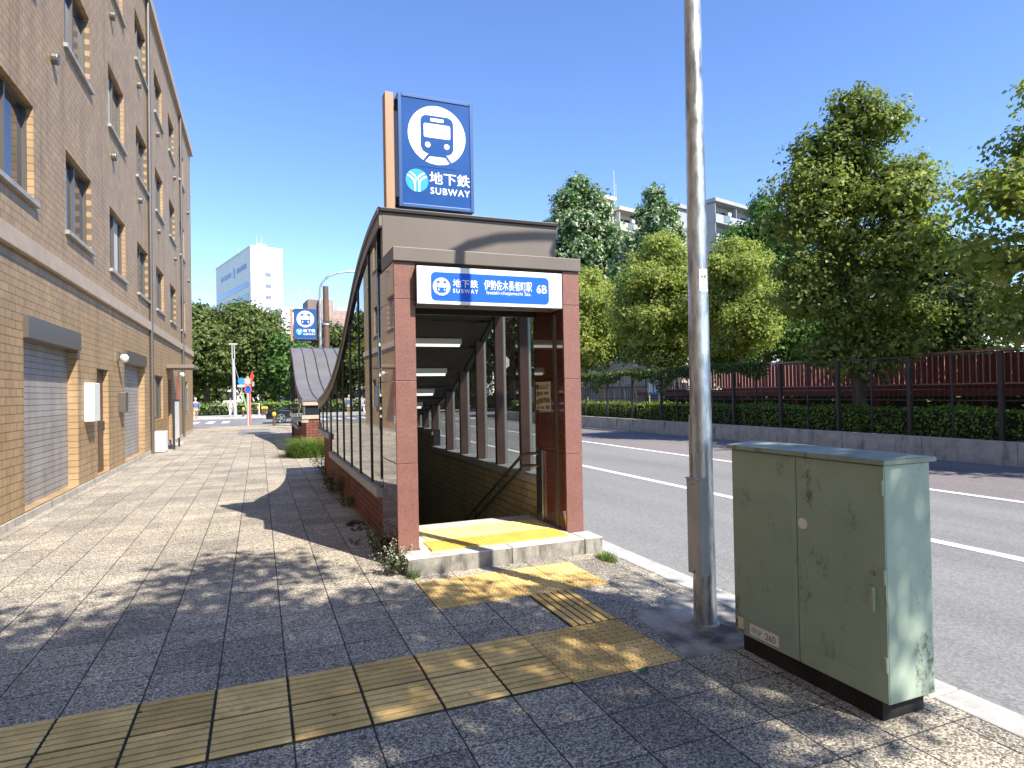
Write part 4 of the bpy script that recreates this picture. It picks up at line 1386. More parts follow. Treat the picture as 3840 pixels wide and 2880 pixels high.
build('leg', MB().box(16.2, 16.24, 22.95, 23.0, 0.3, 1.35), 'pole_grey', nb, world=True)
build('leg', MB().box(16.2, 16.24, 23.7, 23.75, 0.3, 1.35), 'pole_grey', nb, world=True)

# bus stop style sign seen through the windows
bs = thing('round_road_sign', 'blank grey back of a sign on a thin white pole, seen through the entrance windows', 'road sign', (11.75, 30, -0.13))
build('pole', MB().tube([(0, 0, 0), (0, 0, 3.85)], 0.03, 8), 'white', bs)
build('plate', MB().prism([(-0.24, 3.05), (-0.24, 3.4), (0, 3.62), (0.24, 3.4), (0.24, 3.05), (0, 2.86)], 'y', -0.03, -0.05), 'pole_grey', bs)

# ------------------------------------------------------------------ trees across the road
def layered(rx, ry, z0, z1, n, seed, flat_=0.36, top=0.45):
    """broad crown of flattened sprays, stacked like cloud layers"""
    rg = random.Random(seed)
    out = []
    for i in range(n):
        t_ = (i+0.5)/n
        z = z0+(z1-z0)*t_
        env = math.sin(math.pi*(0.12+0.80*t_))**0.7*(1-(1-top)*t_**2.2)
        a = i*2.4+rg.uniform(-.5, .5)
        rr = env*(0.62 if i % 4 else 0.1)
        s_ = rg.uniform(0.36, 0.54)*(0.75+0.4*env)
        out.append((rx*rr*math.cos(a), ry*rr*math.sin(a), z+rg.uniform(-.2, .2), rx*s_, ry*s_, flat_*rx*s_*1.35))
    return out
def conic(r, z0, z1, n, seed, p=0.8):
    rg = random.Random(seed)
    out = [(0, 0, z1-0.6, r*0.22, r*0.22, 0.9)]
    for i in range(n):
        t_ = (i+0.4)/n
        z = z0+(z1-0.9-z0)*t_
        env = (1-t_)**p*0.9+0.12
        if t_ < 0.12:
            env *= 0.75
        a = i*2.4+rg.uniform(-.4, .4)
        rr = env*r*0.62
        s_ = r*env*rg.uniform(0.36, 0.5)+0.25
        out.append((rr*math.cos(a), rr*math.sin(a), z, s_, s_, s_*rg.uniform(0.75, 1.0)))
    return out
def push(cl, s, z0=1.3):
    return [(c[0]*s, c[1]*s, z0+(c[2]-z0)*s, c[3]*s, c[4]*s, c[5]*s) for c in cl]
GF = 'trees behind the iron fence'
tree('layered_tree', 'yellow green layered tree rising just beside the right granite pier', (19.95, 36.48, 0.3), push([(c[0]-0.3, c[1]-0.2, c[2], c[3], c[4], c[5]) for c in layered(3.1, 3.1, 2.9, 7.9, 24, 3, 0.46)], 1.14), 28600, 0.178, 'lf_yel', 0.17, 5.93, 'bark_light', GF, 3, lean=(0.25, 0.1), shell=0.55)
tree('layered_tree', 'tallest yellow green tree rising directly behind the lamp post', (19.95, 28.04, 0.3), push(layered(2.55, 2.7, 2.7, 8.2, 27, 8, 0.46), 1.14), 27500, 0.155, 'lf_yel', 0.15, 6.38, 'bark_light', GF, 8, lean=(0.1, -0.2), shell=0.55)
tree('layered_tree', 'rounded yellow green tree to the right of the lamp post', (20.29, 22.34, 0.3), push(layered(2.05, 2.1, 2.7, 7.0, 23, 12, 0.46), 1.14), 24200, 0.139, 'lf_yel', 0.13, 5.47, 'bark_light', GF, 12, lean=(-0.1, 0.1), shell=0.55)
tree('shady_tree', 'large dark leaved tree at the right edge above the red walkway', (16.4, 13.3, 0.3), layered(2.4, 2.4, 1.7, 9.4, 26, 21, 0.5, 0.8), 32000, 0.125, 'lf_olive', 0.18, 6.5, 'bark', GF, 21, shell=0.5)
tree('shady_tree', 'bushy green tree beside the road on the far right', (17.2, 8.0, 0.3), layered(2.9, 3.0, 2.2, 8.0, 18, 31), 14000, 0.14, 'lf_yel', 0.17, 5.5, 'bark', GF, 31)
tree('shady_tree', 'dense tree at the rightmost end of the fence', (16.6, 2.6, 0.3), layered(2.7, 2.7, 2.4, 8.6, 18, 37, 0.5, 0.7), 12000, 0.15, 'lf_mid', 0.17, 5.5, 'bark', GF, 37)
GW = 'tall conical trees behind the fence'
tree('conical_tree', 'tallest conical tree with whitish leaf tips beyond the entrance roof', (26.25, 48.50, 0.3), push([(c[0]*1.0, c[1]*1.0, c[2], c[3], c[4], c[5]) for c in conic(4.9, 4.0, 16.2, 28, 5, 0.5)]+[(3.2, -0.8, 10.0, 1.7, 1.7, 1.6), (-3.3, 0.2, 11.2, 1.0, 1.0, 1.2), (2.6, -0.5, 8.0, 2.2, 1.9, 1.8), (3.4, -0.6, 6.2, 2.0, 1.9, 1.7), (3.0, -0.6, 10.4, 1.5, 1.5, 1.5), (0.6, -0.4, 13.6, 1.5, 1.5, 1.7), (-1.0, -0.3, 12.0, 1.9, 1.9, 1.9)], 1.25), 37400, 0.323, 'lf_white', 0.26, 15.00, 'bark', GW, 5, shell=0.5)
tree('conical_tree', 'second conical tree in front of the cream apartment block', (25.75, 36.62, 0.3), push(conic(3.5, 3.0, 12.5, 24, 6, 0.65)+[(1.4, -0.4, 7.6, 1.4, 1.4, 1.5), (0.1, -0.3, 10.4, 1.3, 1.3, 1.4)], 1.25), 28600, 0.251, 'lf_white', 0.2, 11.25, 'bark', GW, 6, shell=0.5)
tree('conical_tree', 'green conical tree to the right of the grey apartment block', (25.25, 26.00, 0.3), push(conic(3.3, 2.6, 9.4, 22, 7, 0.45), 1.25), 27500, 0.215, 'lf_mid', 0.2, 9.38, 'bark', GW, 7, shell=0.5)
GB = 'leafy trees far back in the garden'
for x, y, r_, h_, m_, s_, lb_ in ((31, 36, 3.2, 8.0, 'lf_mid', 41, 'dark bushy tree far behind the fence between the two conical trees'), (29.5, 26, 3.0, 7.0, 'lf_deep', 42, 'deep green low tree behind the lamp post and the red walkway'), (29, 19, 3.0, 7.5, 'lf_deep', 43, 'shaded tree behind the red walkway on the right'), (34, 54, 4.5, 8.5, 'lf_mid', 44, 'broad distant tree behind the granite pier and tallest conical tree'), (24.5, 8.8, 3.2, 8.5, 'lf_mid', 45, 'leafy tree behind the rightmost roadside trees')):
    tree('garden_tree', lb_, (x, y, 0.3), layered(r_, r_, 1.6, h_, 15, s_, 0.6, 0.8), 8000, 0.24, m_, 0.16, 4.5, 'bark', GB, s_)

# trees beyond the cross road, left and right
GP = 'park trees beyond the cross road'
for x, y, r_, z1, m_, s_, nl_, lb_ in (
    (-0.9, 68.0, 4.4, 10.8, 'lf_dark', 51, 15000, 'large olive green park tree below the white tower'),
    (-4.6, 66.5, 4.2, 10.2, 'lf_dark', 52, 12000, 'park tree at the left behind the T shaped pole'),
    (2.6, 64.5, 3.2, 7.6, 'lf_mid', 53, 9000, 'lower bright green park tree behind the black car'),
    (-9.5, 64.0, 4.6, 11.5, 'lf_dark', 54, 9000, 'park tree just past the end of the tan building'),
    (-15.5, 66.0, 5.0, 12.0, 'lf_deep', 55, 6000, 'leftmost dark park tree beyond the cross road'),
    (7.6, 69.0, 4.2, 9.0, 'lf_deep', 56, 6000, 'park tree hidden behind the farther entrance roof'),
    (17.5, 60.0, 4.0, 9.5, 'lf_dark', 57, 7000, 'roadside tree across the junction seen through the windows'),
    (25.5, 60.5, 4.4, 10.5, 'lf_deep', 58, 7000, 'dark tree on the far right corner of the junction'),
    (16.2, 72.0, 4.0, 9.5, 'lf_deep', 59, 5000, 'distant roadside tree past the junction'),
    (20.5, 66.0, 4.6, 9.0, 'lf_deep', 61, 6000, 'low branched tree filling the gap on the far junction corner'),
    (30.0, 72.0, 5.0, 10.5, 'lf_deep', 62, 5000, 'tree behind the far junction corner trees'),
    (11.5, 96.0, 5.5, 9.5, 'lf_deep', 63, 5000, 'small looking tree closing the view down the main road'),
    (-6.5, 84.0, 5.5, 9.5, 'lf_deep', 64, 6000, 'dark tree deep inside the park at the left'),
    (1.5, 84.0, 5.5, 9.0, 'lf_deep', 65, 6000, 'dark tree deep inside the park behind the bollards'),
    (-13.5, 84.0, 5.5, 9.5, 'lf_deep', 66, 4000, 'dark tree deep inside the park by the tan building corner')):
    tree('park_tree', lb_, (x, y, 0.0), layered(r_, r_, 3.0 if s_ < 53 else (2.2 if s_ < 57 else 1.2), z1-0.6, 18, s_, 0.62, 0.7), nl_, 0.34, m_, 0.26, z1*0.62, 'bark', GP, s_, shell=0.5)
ph = thing('park_hedge', 'low green hedge along the park edge behind the bollards', 'hedge', (-8, 61.5, 0))
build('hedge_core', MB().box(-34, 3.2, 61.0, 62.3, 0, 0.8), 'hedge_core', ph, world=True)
rg = np.random.default_rng(15)
n = 6000
p_ = np.stack([rg.uniform(-26, 11, n), 0.6*rg.normal(0, 1, n)*0.9, rg.uniform(0.1, 1.0, n)+0.2*rg.random(n)], 1)
p_[:, 1] = np.clip(p_[:, 1], -0.75, 0.75)
leaf_obj('foliage', leaf_arrays(p_, np.tile([0, -0.6, 0.7], (n, 1)), 0.22, 0.65, 0.7, 6), 'lf_hedge', ph)

ch_ = thing('corner_hedge', 'dark hedge on the far corner of the junction, seen through the windows', 'hedge', (30, 58.5, 0))
build('hedge_core', MB().box(14.8, 46, 58.0, 59.4, 0, 1.2), 'hedge_core', ch_, world=True)
n = 5000
p_ = np.stack([rg.uniform(-15.3, 16, n), 0.75*np.clip(rg.normal(0, 0.8, n), -1, 1), rg.uniform(0.1, 1.45, n)], 1)
leaf_obj('foliage', leaf_arrays(p_, np.tile([0, -0.6, 0.7], (n, 1)), 0.24, 0.65, 0.7, 7), 'lf_deep', ch_)
for x, y, rot, w_, h_, dp_, mt_, lb_ in ((24, 150, 10, 34, 17, 16, 'grey_b', 'grey office block far down the main road on the right'), (2, 190, 5, 24, 13, 14, 'brown_b', 'low brown block at the far end of the main road'), (-32, 120, 12, 30, 12, 14, 'cream_b', 'cream block hidden behind the park trees')):
    t_ = thing('distant_block', lb_, 'building', (x, y, 0), R(rot))
    build('wall', MB().box(0, w_, 0, dp_, 0, h_), mt_, t_)
    build('roof', MB().box(-0.2, w_+0.2, -0.2, dp_, h_, h_+0.5), 'concrete', t_)
    for f_ in range(int(h_/3.3)):
        build('window_row', MB().box(1, w_-1, -0.05, -0.005, f_*3.3+1, f_*3.3+2.5), 'win_dark', t_)

# the street tree behind the viewer whose crown shades the foreground
def shade_clumps():
    rg = random.Random(77)
    out = []
    for i in range(34):
        a = i*2.39996
        r_ = 3.9*math.sqrt((i+0.5)/34)
        out.append((r_*math.cos(a), r_*math.sin(a)*0.95, 6.0+rg.uniform(-.5, .9)+0.5*(1-r_/4), 0.95, 0.95, 0.55))
    for i in range(14):
        a = i*2.39996+1
        r_ = 2.2*math.sqrt((i+0.5)/14)
        out.append((r_*math.cos(a), r_*math.sin(a), 7.4+rg.uniform(-.3, .6), 0.9, 0.9, 0.6))
    return out
tree('street_tree', 'broad leafy street tree behind the viewer that shades the near pavement', (1.75, -3.2, 0.0), shade_clumps(), 34000, 0.15, 'lf_mid', 0.17, 5.4, 'bark', None, 77, shell=0.25, jitter=0.7, aspect=0.6, under=0.9, inner=0)

# ------------------------------------------------------------------ buildings
# tan tiled building along the left edge of the pavement
tb = thing('tan_building', 'long tan tiled building along the left side of the pavement with shutters and window rows', 'building', (-2.9, 14, 0))
Tb = lambda nm_, mb, mat, par=tb, **k: build(nm_, mb, mat, par, world=True, **k)
BY0, BY1, BX, BH = -12.0, 33.5, -2.9, 13.2
mb = MB()
openings = []   # (y0, y1, z0, z1)
y = BY0+1.2
i = 0
while y < BY1-3:
    for z in (4.4, 7.5, 10.6):
        openings.append((y, y+1.7, z, z+1.35))
    y += 3.3
ground = [(10.2, 12.9, 0.12, 2.75, 'shutter'), (14.3, 15.3, 0.12, 2.2, 'door'), (17.0, 19.8, 0.12, 2.75, 'shutter'), (21.6, 23.4, 0.95, 2.3, 'win'), (24.6, 25.55, 0.12, 2.25, 'door'), (30.2, 31.2, 1.0, 2.3, 'win'), (3.5, 7.5, 0.12, 2.75, 'shutter'), (-6, -3, 0.12, 2.75, 'shutter')]
allo = openings+[g[:4] for g in ground]
ys = sorted(set([BY0, BY1]+[o[0] for o in allo]+[o[1] for o in allo]))
for a, b in zip(ys[:-1], ys[1:]):
    cuts = sorted([(o[2], o[3]) for o in allo if o[0] <= a+1e-6 and o[1] >= b-1e-6])
    z = 0.0
    for c0, c1 in cuts:
        if c0 > z:
            mb.box(BX-0.25, BX, a, b, z, c0)
        z = c1
    mb.box(BX-0.25, BX, a, b, z, BH)
Tb('wall', mb, 'tan_tile')
Tb('end_wall', MB().box(BX-12, BX-0.003, BY1-0.25, BY1-0.002, 0, BH), 'tan_tile_end')
Tb('rear_wall', MB().box(BX-12.2, BX-12, BY0, BY1, 0, BH).box(BX-12, BX-0.25, BY0-0.2, BY0, 0, BH), 'tan_tile')
Tb('roof', MB().box(BX-12.2, BX+0.12, BY0-0.2, BY1+0.12, BH, BH+0.3), 'coping_tan')
Tb('plinth_course', MB().box(BX, BX+0.025, BY0, BY1+0.02, 0, 0.1), 'concrete')
rw_ = random.Random(5)
for o in openings:
    w = Tb('window', MB().box(BX-0.16, BX-0.13, o[0], o[1], o[2], o[3]), 'win_dark')
    fr = MB()
    fr.box(BX-0.13, BX-0.08, o[0], o[0]+0.05, o[2], o[3]).box(BX-0.13, BX-0.08, o[1]-0.05, o[1], o[2], o[3]).box(BX-0.13, BX-0.08, o[0]+0.05, o[1]-0.05, o[3]-0.05, o[3]).box(BX-0.13, BX-0.08, o[0]+0.05, o[1]-0.05, o[2], o[2]+0.05).box(BX-0.13, BX-0.08, (o[0]+o[1])/2-0.025, (o[0]+o[1])/2+0.025, o[2]+0.05, o[3]-0.05)
    Tb('frame', fr, 'alu', w)
    k_ = rw_.random()
    if k_ < 0.6:
        a_ = o[0]+0.06 if k_ < 0.4 else (o[0]+o[1])/2+0.03
        Tb('curtain', MB().box(BX-0.128, BX-0.124, a_, a_+rw_.uniform(0.3, 0.75), o[2]+0.06, o[3]-0.06), 'curtain', w)
    Tb('sill', MB().box(BX-0.02, BX+0.06, o[0]-0.06, o[1]+0.06, o[2]-0.07, o[2]-0.003), 'coping', w)
for y0, y1, z0, z1, kd in ground:
    if kd == 'shutter':
        Tb('roller_shutter', MB().box(BX-0.2, BX-0.15, y0, y1, z0, z1), 'shutter')
        Tb('shutter_box', MB().box(BX-0.15, BX+0.06, y0, y1, z1-0.3, z1-0.003), 'alu')
    elif kd == 'door':
        d_ = Tb('door', MB().box(BX-0.15, BX-0.1, y0, y1, z0, z1), 'brown_door')
        Tb('handle', MB().box(BX-0.1, BX-0.05, y1-0.14, y1-0.1, 0.95, 1.15), 'steel', d_)
    else:
        w = Tb('window', MB().box(BX-0.16, BX-0.13, y0, y1, z0, z1), 'win_dark')
        Tb('frame', MB().box(BX-0.13, BX-0.06, y0, y1, z0, z0+0.06).box(BX-0.13, BX-0.06, y0, y1, z1-0.06, z1).box(BX-0.13, BX-0.06, y0, y0+0.05, z0+0.06, z1-0.06).box(BX-0.13, BX-0.06, y1-0.05, y1, z0+0.06, z1-0.06), 'alu', w)
Tb('string_course', MB().box(BX+0.0, BX+0.07, BY0, BY1+0.07, 3.55, 3.8), 'coping_tan', bevel=0.01)
for y in (8.9, 20.7, 28.9):
    Tb('downpipe', MB().tube([(BX+0.06, y, 0.0), (BX+0.06, y, BH)], 0.05, 10), 'alu', smooth=True)
Tb('awning', MB().box(BX+0.002, BX+0.85, 24.2, 26.0, 2.62, 2.74), 'brown_b', bevel=0.01)
for y in (16.2, 27.6):
    wl_ = Tb('wall_lamp', MB().box(BX+0.001, BX+0.05, y-0.06, y+0.06, 2.45, 2.65), 'alu')
    Tb('globe', MB().lathe([(0.03, -.09), (0.085, -.04), (0.095, 0.02), (0.05, 0.09)], (BX+0.14, y, 2.5), 12), 'lamp_case', wl_, smooth=True)
for y in (11.6, 15.9, 19.2, 22.6, 26.9, 31.8):
    for z in (6.9, 10.0):
        Tb('vent_cap', MB().tube([(BX+0.001, y, z), (BX+0.09, y, z)], 0.09, 12), 'alu', bevel=0.01)
Tb('meter_box', MB().box(BX+0.001, BX+0.16, 13.3, 13.75, 1.2, 1.9), 'lamp_case', bevel=0.01)
Tb('meter_box', MB().box(BX+0.001, BX+0.14, 16.3, 16.6, 1.3, 1.75), 'alu', bevel=0.01)
Tb('condenser', MB().box(BX+0.03, BX+0.36, 20.95, 21.45, 0.02, 0.62), 'lamp_case', bevel=0.02)
nbz = Tb('notice_case', MB().box(BX+0.001, BX+0.09, 28.9+0.25, 30.0, 1.0, 2.0), 'alu', bevel=0.01)
Tb('case_glass', MB().box(BX+0.0905, BX+0.095, 29.2, 29.95, 1.05, 1.95), 'tower_win', nbz)
bn = thing('red_banner', 'tall narrow red and white banner standing by the tan wall', 'banner', (-2.55, 24.3, 0))
build('cloth', MB().box(-2.6, -2.585, 24.1, 24.5, 0.75, 2.3), 'red', bn, world=True)
build('white_stripe', MB().box(-2.602, -2.583, 24.09, 24.51, 0.45, 0.745), 'white', bn, world=True)
build('pole', MB().tube([(-2.59, 24.07, 0.0), (-2.59, 24.07, 2.36)], 0.012, 8), 'steel', bn, world=True)
build('base', MB().lathe([(0.2, 0), (0.2, 0.06), (0.05, 0.1)], (-2.59, 24.2, 0.0), 14), 'pole_grey', bn, world=True)
pb = thing('notice_stand', 'pale notice board on legs in front of the tan wall', 'notice board', (-2.4, 22.6, 0))
build('board', MB().box(-2.46, -2.42, 22.0, 23.3, 0.3, 1.5), 'plate', pb, world=True)
build('frame', MB().box(-2.47, -2.41, 21.96, 22.0, 0.0, 1.54).box(-2.47, -2.41, 23.3, 23.34, 0.0, 1.54).box(-2.47, -2.41, 22.0, 23.3, 1.5, 1.54), 'ink', pb, world=True)

def obj_frame(ang):
    return Vector((math.cos(R(ang)), math.sin(R(ang)), 0)), Vector((-math.sin(R(ang)), math.cos(R(ang)), 0))

# white tower: local axes, x along the sunlit front, y away; placed and turned as one thing
def local_thing(name, label, cat, loc, rot):
    return thing(name, label, cat, loc, R(rot))
wt = local_thing('white_tower', 'tall white office tower with one sunlit blank side and a shaded windowed side', 'tower', (-1.76, 220, 0), 16)
W_, D_, H_ = 10.2, 46, 50.3
build('wall', MB().box(0, W_, 0, D_, 0, H_), 'tower', wt)
build('parapet', MB().box(-0.15, W_+0.15, -0.15, D_, H_, H_+0.5), 'tower', wt)
for k in range(12):
    z = H_-9.3-k*4.05*0.92
    build('window', MB().box(4.5, 6.4, -0.06, -0.01, z, z+1.25), 'tower_win', wt)
for k in range(10):
    z = H_-12.6-k*3.9
    build('window_band', MB().box(-0.08, -0.01, 3.0, D_-3, z, z+1.9), 'win_blue', wt)
mb = MB()
rg_ = random.Random(3)
for k in range(8):
    y = 5+k*1.5
    mb.box(-0.12, -0.02, y, y+1.0, H_-6.2, H_-4.6)
for k in range(9):
    y = 24+k*1.7
    mb.box(-0.12, -0.02, y, y+1.15, H_-6.2, H_-4.6)
build('roof_lettering', mb, 'win_blue', wt)
build('roof_mark', MB().prism([(19.3, H_-7.4), (21.6, H_-7.0), (22.2, H_-4.6), (20.4, H_-3.6), (18.9, H_-4.8)], 'x', -0.12, -0.02), 'win_blue', wt)
mb = MB()
for x, y, h in ((2.6, 2, 4.6), (4.3, 2.5, 4.6), (6.3, 6, 2.8), (6.9, 7, 3.4), (-0.0, 14, 2.0)):
    mb.tube([(x, y, H_), (x, y, H_+h)], 0.1, 6)
mb.box(6.0, 7.4, 6.4, 6.6, H_+1.6, H_+1.75).box(5.9, 7.5, 6.4, 6.6, H_+2.5, H_+2.65)
build('antenna', mb, 'pole_grey', wt)
build('roof_dish', MB().lathe([(0.3, 0), (1.3, 0.5), (1.4, 1.0), (0.9, 1.6), (0.3, 1.8)], (3.8, 3, H_+0.3), 12), 'white', wt, smooth=True)

lw = local_thing('low_white_building', 'low white building between the white tower and the small navy sign', 'building', (4.0, 118, 0), 16)
build('wall', MB().box(0, 9, 0, 14, 0, 16.9), 'tower', lw)
build('side_wall', MB().box(2.1, 9.5, -3.0, -0.01, 0, 14.8), 'grey_b', lw)
build('parapet', MB().box(-0.1, 9.1, -0.1, 14, 16.9, 17.3), 'white', lw)
pk = local_thing('pink_building', 'wide pinkish clad building with a brown stair tower behind the farther entrance', 'building', (8.7, 100, 0), 4)
build('wall', MB().box(0, 18, 0, 16, 0, 14.7), 'pink', pk)
build('stair_tower', MB().box(-1.5, 0.0, 0.4, 6, 0, 16.3), 'brown_b', pk)
build('stair_tower_front', MB().box(0.01, 2.2, -0.3, 5, 0, 16.2), 'pink', pk)
build('roof_tank', MB().lathe([(0.7, 0), (0.7, 0.7), (0.3, 0.9)], (3.8, 3, 14.7), 12), 'white', pk)
mb = MB()
for x, h in ((-0.5, 3.2), (0.7, 2.6)):
    mb.tube([(x-1.8, 3, 14), (x-1.8, 3, 15.5+h)], 0.05, 5)
    for q in range(4):
        mb.box(x-2.3, x-1.3, 2.98, 3.02, 15.5+h-0.4*q-0.2, 15.5+h-0.4*q-0.16)
build('antenna', mb, 'pole_grey', pk)

def apartment(name, label, loc, rot, nb, bw, floors, fh, depth, wallm, railm, z_top_block=None):
    t = local_thing(name, label, 'apartment block', loc, rot)
    Wd = nb*bw
    Ht = floors*fh
    build('wall', MB().box(0, Wd, 0, depth, 0, Ht), wallm, t)
    build('roof', MB().box(-0.3, Wd+0.3, -1.7, depth, Ht, Ht+0.55), wallm, t, bevel=0.03)
    f0 = max(0, floors-5)
    for f in range(f0, floors):
        z = f*fh
        build('balcony', MB().box(-0.05, Wd+0.05, -1.5, -0.002, z-0.16, z).box(-0.05, Wd+0.05, -1.5, -1.38, z, z+1.12), railm, t)
        for b in range(nb):
            x = b*bw
            w = build('window', MB().box(x+0.5, x+bw-0.5, -0.05, -0.003, z+0.05, z+2.1), 'win_dark', t)
            build('frame', MB().box(x+bw/2-0.05, x+bw/2+0.05, -0.09, -0.051, z+0.05, z+2.1).box(x+0.42, x+0.5, -0.09, -0.003, z+0.05, z+2.15).box(x+bw-0.5, x+bw-0.42, -0.09, -0.003, z+0.05, z+2.15), 'white', w)
            build('glass_screen', MB().box(x+bw*0.36, x+bw*0.64, -1.56, -1.505, z+0.1, z+1.12), 'balc_glass', t)
            build('ac_unit', MB().box(x+bw-1.45, x+bw-0.75, -1.0, -0.5, z+1.45, z+2.0), 'white', t, bevel=0.03)
        for b in range(nb+1):
            x = min(max(b*bw, 0.06), Wd-0.06)
            build('partition', MB().box(x-0.06, x+0.06, -1.37, -0.003, z, z+fh-0.17), wallm, t)
    return t
gb = apartment('grey_apartment_block', 'grey apartment block with glazed balconies above the trees, to the right of the lamp post', (62.3, 75.2, 0), 15, 5, 5.4, 10, 2.9, 14, 'grey_b', 'grey_b')
build('lift_tower', MB().box(-3.2, -0.01, 3.0, 10, 0, 28.6), 'grey_b', gb)
build('lift_tower_roof', MB().box(-3.6, 0.2, 2.6, 10.3, 28.6, 29.2), 'grey_b', gb)
cb = apartment('cream_apartment_block', 'cream apartment block rising between the conical trees', (50.2, 82, 0), 15, 3, 4.6, 10, 2.85, 13, 'cream_b', 'cream_b')
build('stair_tower', MB().box(-4.2, -0.31, -0.5, 9, 0, 30.0), 'cream_b', cb)
build('stair_tower_cap', MB().box(-4.6, 0.0, -0.9, 9.4, 30.01, 30.5), 'cream_b', cb)
mb = MB()
for k in range(4):
    mb.box(-4.22, -4.203, 2.0, 3.0, 27.2-k*3, 28.4-k*3)
    mb.box(-2.8, -1.8, -0.52, -0.503, 27.2-k*3, 28.4-k*3)
build('stair_window', mb, 'win_dark', cb)
build('antenna', MB().tube([(2.5, 2, 28.8), (2.5, 2, 36)], 0.07, 6).tube([(2.9, 2, 28.8), (2.9, 2, 34)], 0.05, 6), 'pole_grey', cb)

# ------------------------------------------------------------------ street furniture near the cross road
fl = thing('street_lamp', 'distant street lamp with a curved arm behind the farther entrance', 'street lamp', (2.68, 30, 0), 0, 'curved arm street lamps')
build('pole', MB().tube([(0, 0, 0), (0, 0, 6.3)], [0.09, 0.06], 10), 'galv', fl, smooth=True)
build('arm', MB().tube([(0, 0, 6.28), (0.01, 0, 6.45), (0.05, 0, 6.62), (0.13, 0, 6.8), (0.25, 0, 6.96), (0.42, 0, 7.1), (0.65, 0, 7.22), (0.95, 0, 7.3), (1.4, 0, 7.37), (2.2, 0, 7.42)], 0.05, 10), 'galv', fl, smooth=True)
build('lamp_head', MB().box(2.0, 2.6, -0.12, 0.12, 7.36, 7.5), 'galv_box', fl, bevel=0.03)
bp = thing('brown_post', 'thick plain brown post behind the small navy sign', 'post', (3.14, 32, 0))
build('post', MB().tube([(0, 0, 0), (0, 0, 6.95)], [0.16, 0.14], 12), 'brown_pole', bp, smooth=True)
build('band', MB().tube([(0, 0, 5.05), (0, 0, 5.15)], 0.175, 12), 'white', bp)

rp = thing('red_sign_pole', 'faded red pole with a red diamond marker and a cluster of small road signs', 'sign pole', (-0.44, 37.55, 0))
build('pole', MB().tube([(0, 0, -0.03), (0.02, 0, 2.55)], 0.055, 10), 'pole_red', rp, smooth=True)
build('marker', MB().prism([(0.13, 2.4), (0.23, 2.7), (0.13, 3.02), (0.03, 2.7)], 'y', -0.06, -0.02), 'red', rp)
build('round_sign', MB().tube([(-0.41, -0.09, 2.45), (-0.41, -0.06, 2.45)], 0.19, 20), 'blue_disc', rp)
build('sign_plate', MB().box(-0.61, -0.19, -0.09, -0.06, 2.13, 2.25), 'white', rp)
build('sign_arm', MB().tube([(-0.41, -0.04, 2.45), (0.02, -0.04, 2.45)], 0.02, 6), 'pole_grey', rp)
q_ = build('bordered_sign', MB().box(-0.28, 0.09, -0.1, -0.07, 2.27, 2.62), 'pole_red', rp)
build('white_field', MB().box(-0.2, 0.01, -0.105, -0.101, 2.32, 2.57), 'white', q_)
build('sign_plate', MB().box(-0.27, 0.08, -0.1, -0.07, 2.11, 2.22), 'pole_red', rp)
ns = build('no_parking_sign', MB().tube([(-0.08, -0.1, 1.97), (-0.08, -0.07, 1.97)], 0.2, 20), 'red', rp)
build('blue_field', MB().tube([(-0.08, -0.106, 1.97), (-0.08, -0.101, 1.97)], 0.155, 20), 'sign_blue', ns)
build('green_plate', MB().box(0.12, 0.24, -0.03, 0.0, 2.15, 2.42), 'coping', rp)
gp2 = thing('grey_pole', 'pale grey pole standing just behind the red sign pole', 'pole', (-0.56, 39.0, 0))
build('post', MB().tube([(0, 0, -0.126), (0, 0, 2.75)], 0.075, 10), 'pole_grey', gp2, smooth=True)
tp = thing('utility_pole', 'slender pale pole with a T shaped top at the left', 'pole', (-1.72, 54.6, 0))
build('post', MB().tube([(0, 0, 0), (-0.1, 0, 4.6)], [0.14, 0.11], 10), 'pole_grey', tp, smooth=True)
mb = MB().tube([(-0.17, 0, 4.6), (-0.18, 0, 5.75)], 0.045, 6).tube([(0.0, 0, 4.6), (-0.02, 0, 5.75)], 0.045, 6)
build('fork', mb, 'pole_grey', tp)
build('crossbar', MB().box(-0.42, 0.22, -0.06, 0.06, 5.75, 5.86), 'pole_grey', tp)
build('guy_wire', MB().tube([(-0.05, 0, 4.3), (0.55, 0.3, 1.9)], 0.02, 6), 'pole_grey', tp)
build('guy_cover', MB().tube([(0.55, 0.3, 1.9), (0.95, 0.5, 0.0)], [0.05, 0.06], 6), 'guy', tp)
gr_ = thing('white_guard_rail', 'small white tubular guard rail on the far pavement behind the red pole', 'guard rail', (-0.4, 55.0, 0))
build('frame', MB().tube([(-0.45, 0, 0), (-0.45, 0, 1.0), (0.45, 0, 1.0), (0.45, 0, 0)], 0.045, 8), 'white', gr_)
build('crossbar', MB().tube([(-0.45, 0, 0.55), (0.45, 0, 0.55)], 0.03, 8), 'brown_pole', gr_)

def bollard(loc, label, first=[None]):
    if first[0] is None:
        t = thing('bollard', label, 'bollard', loc, 0, 'brown bollards with yellow heads')
        build('post', MB().lathe([(0.075, 0), (0.075, 0.5), (0.07, 0.52)], (0, 0, 0), 12), 'bollard', t, smooth=True)
        build('yellow_head', MB().lathe([(0.085, 0.521), (0.105, 0.56), (0.105, 0.66), (0.08, 0.72), (0.03, 0.735)], (0, 0, 0), 12), 'yellow', t, smooth=True)
        first[0] = t
    else:
        t = copy_tree(first[0])
        t.location = loc
        t['label'] = label
    return t
bollard((0.775, 36.35, 0.0), 'nearest yellow headed bollard in front of the front wheel of the black car')
bollard((-1.12, 54.4, 0.01), 'yellow headed bollard left of the red pole by the hedge')
bollard((-0.03, 58.6, 0.01), 'first far bollard right of the white guard rail')
bollard((0.3, 56.4, 0.01), 'left one of the closest far pair of bollards')
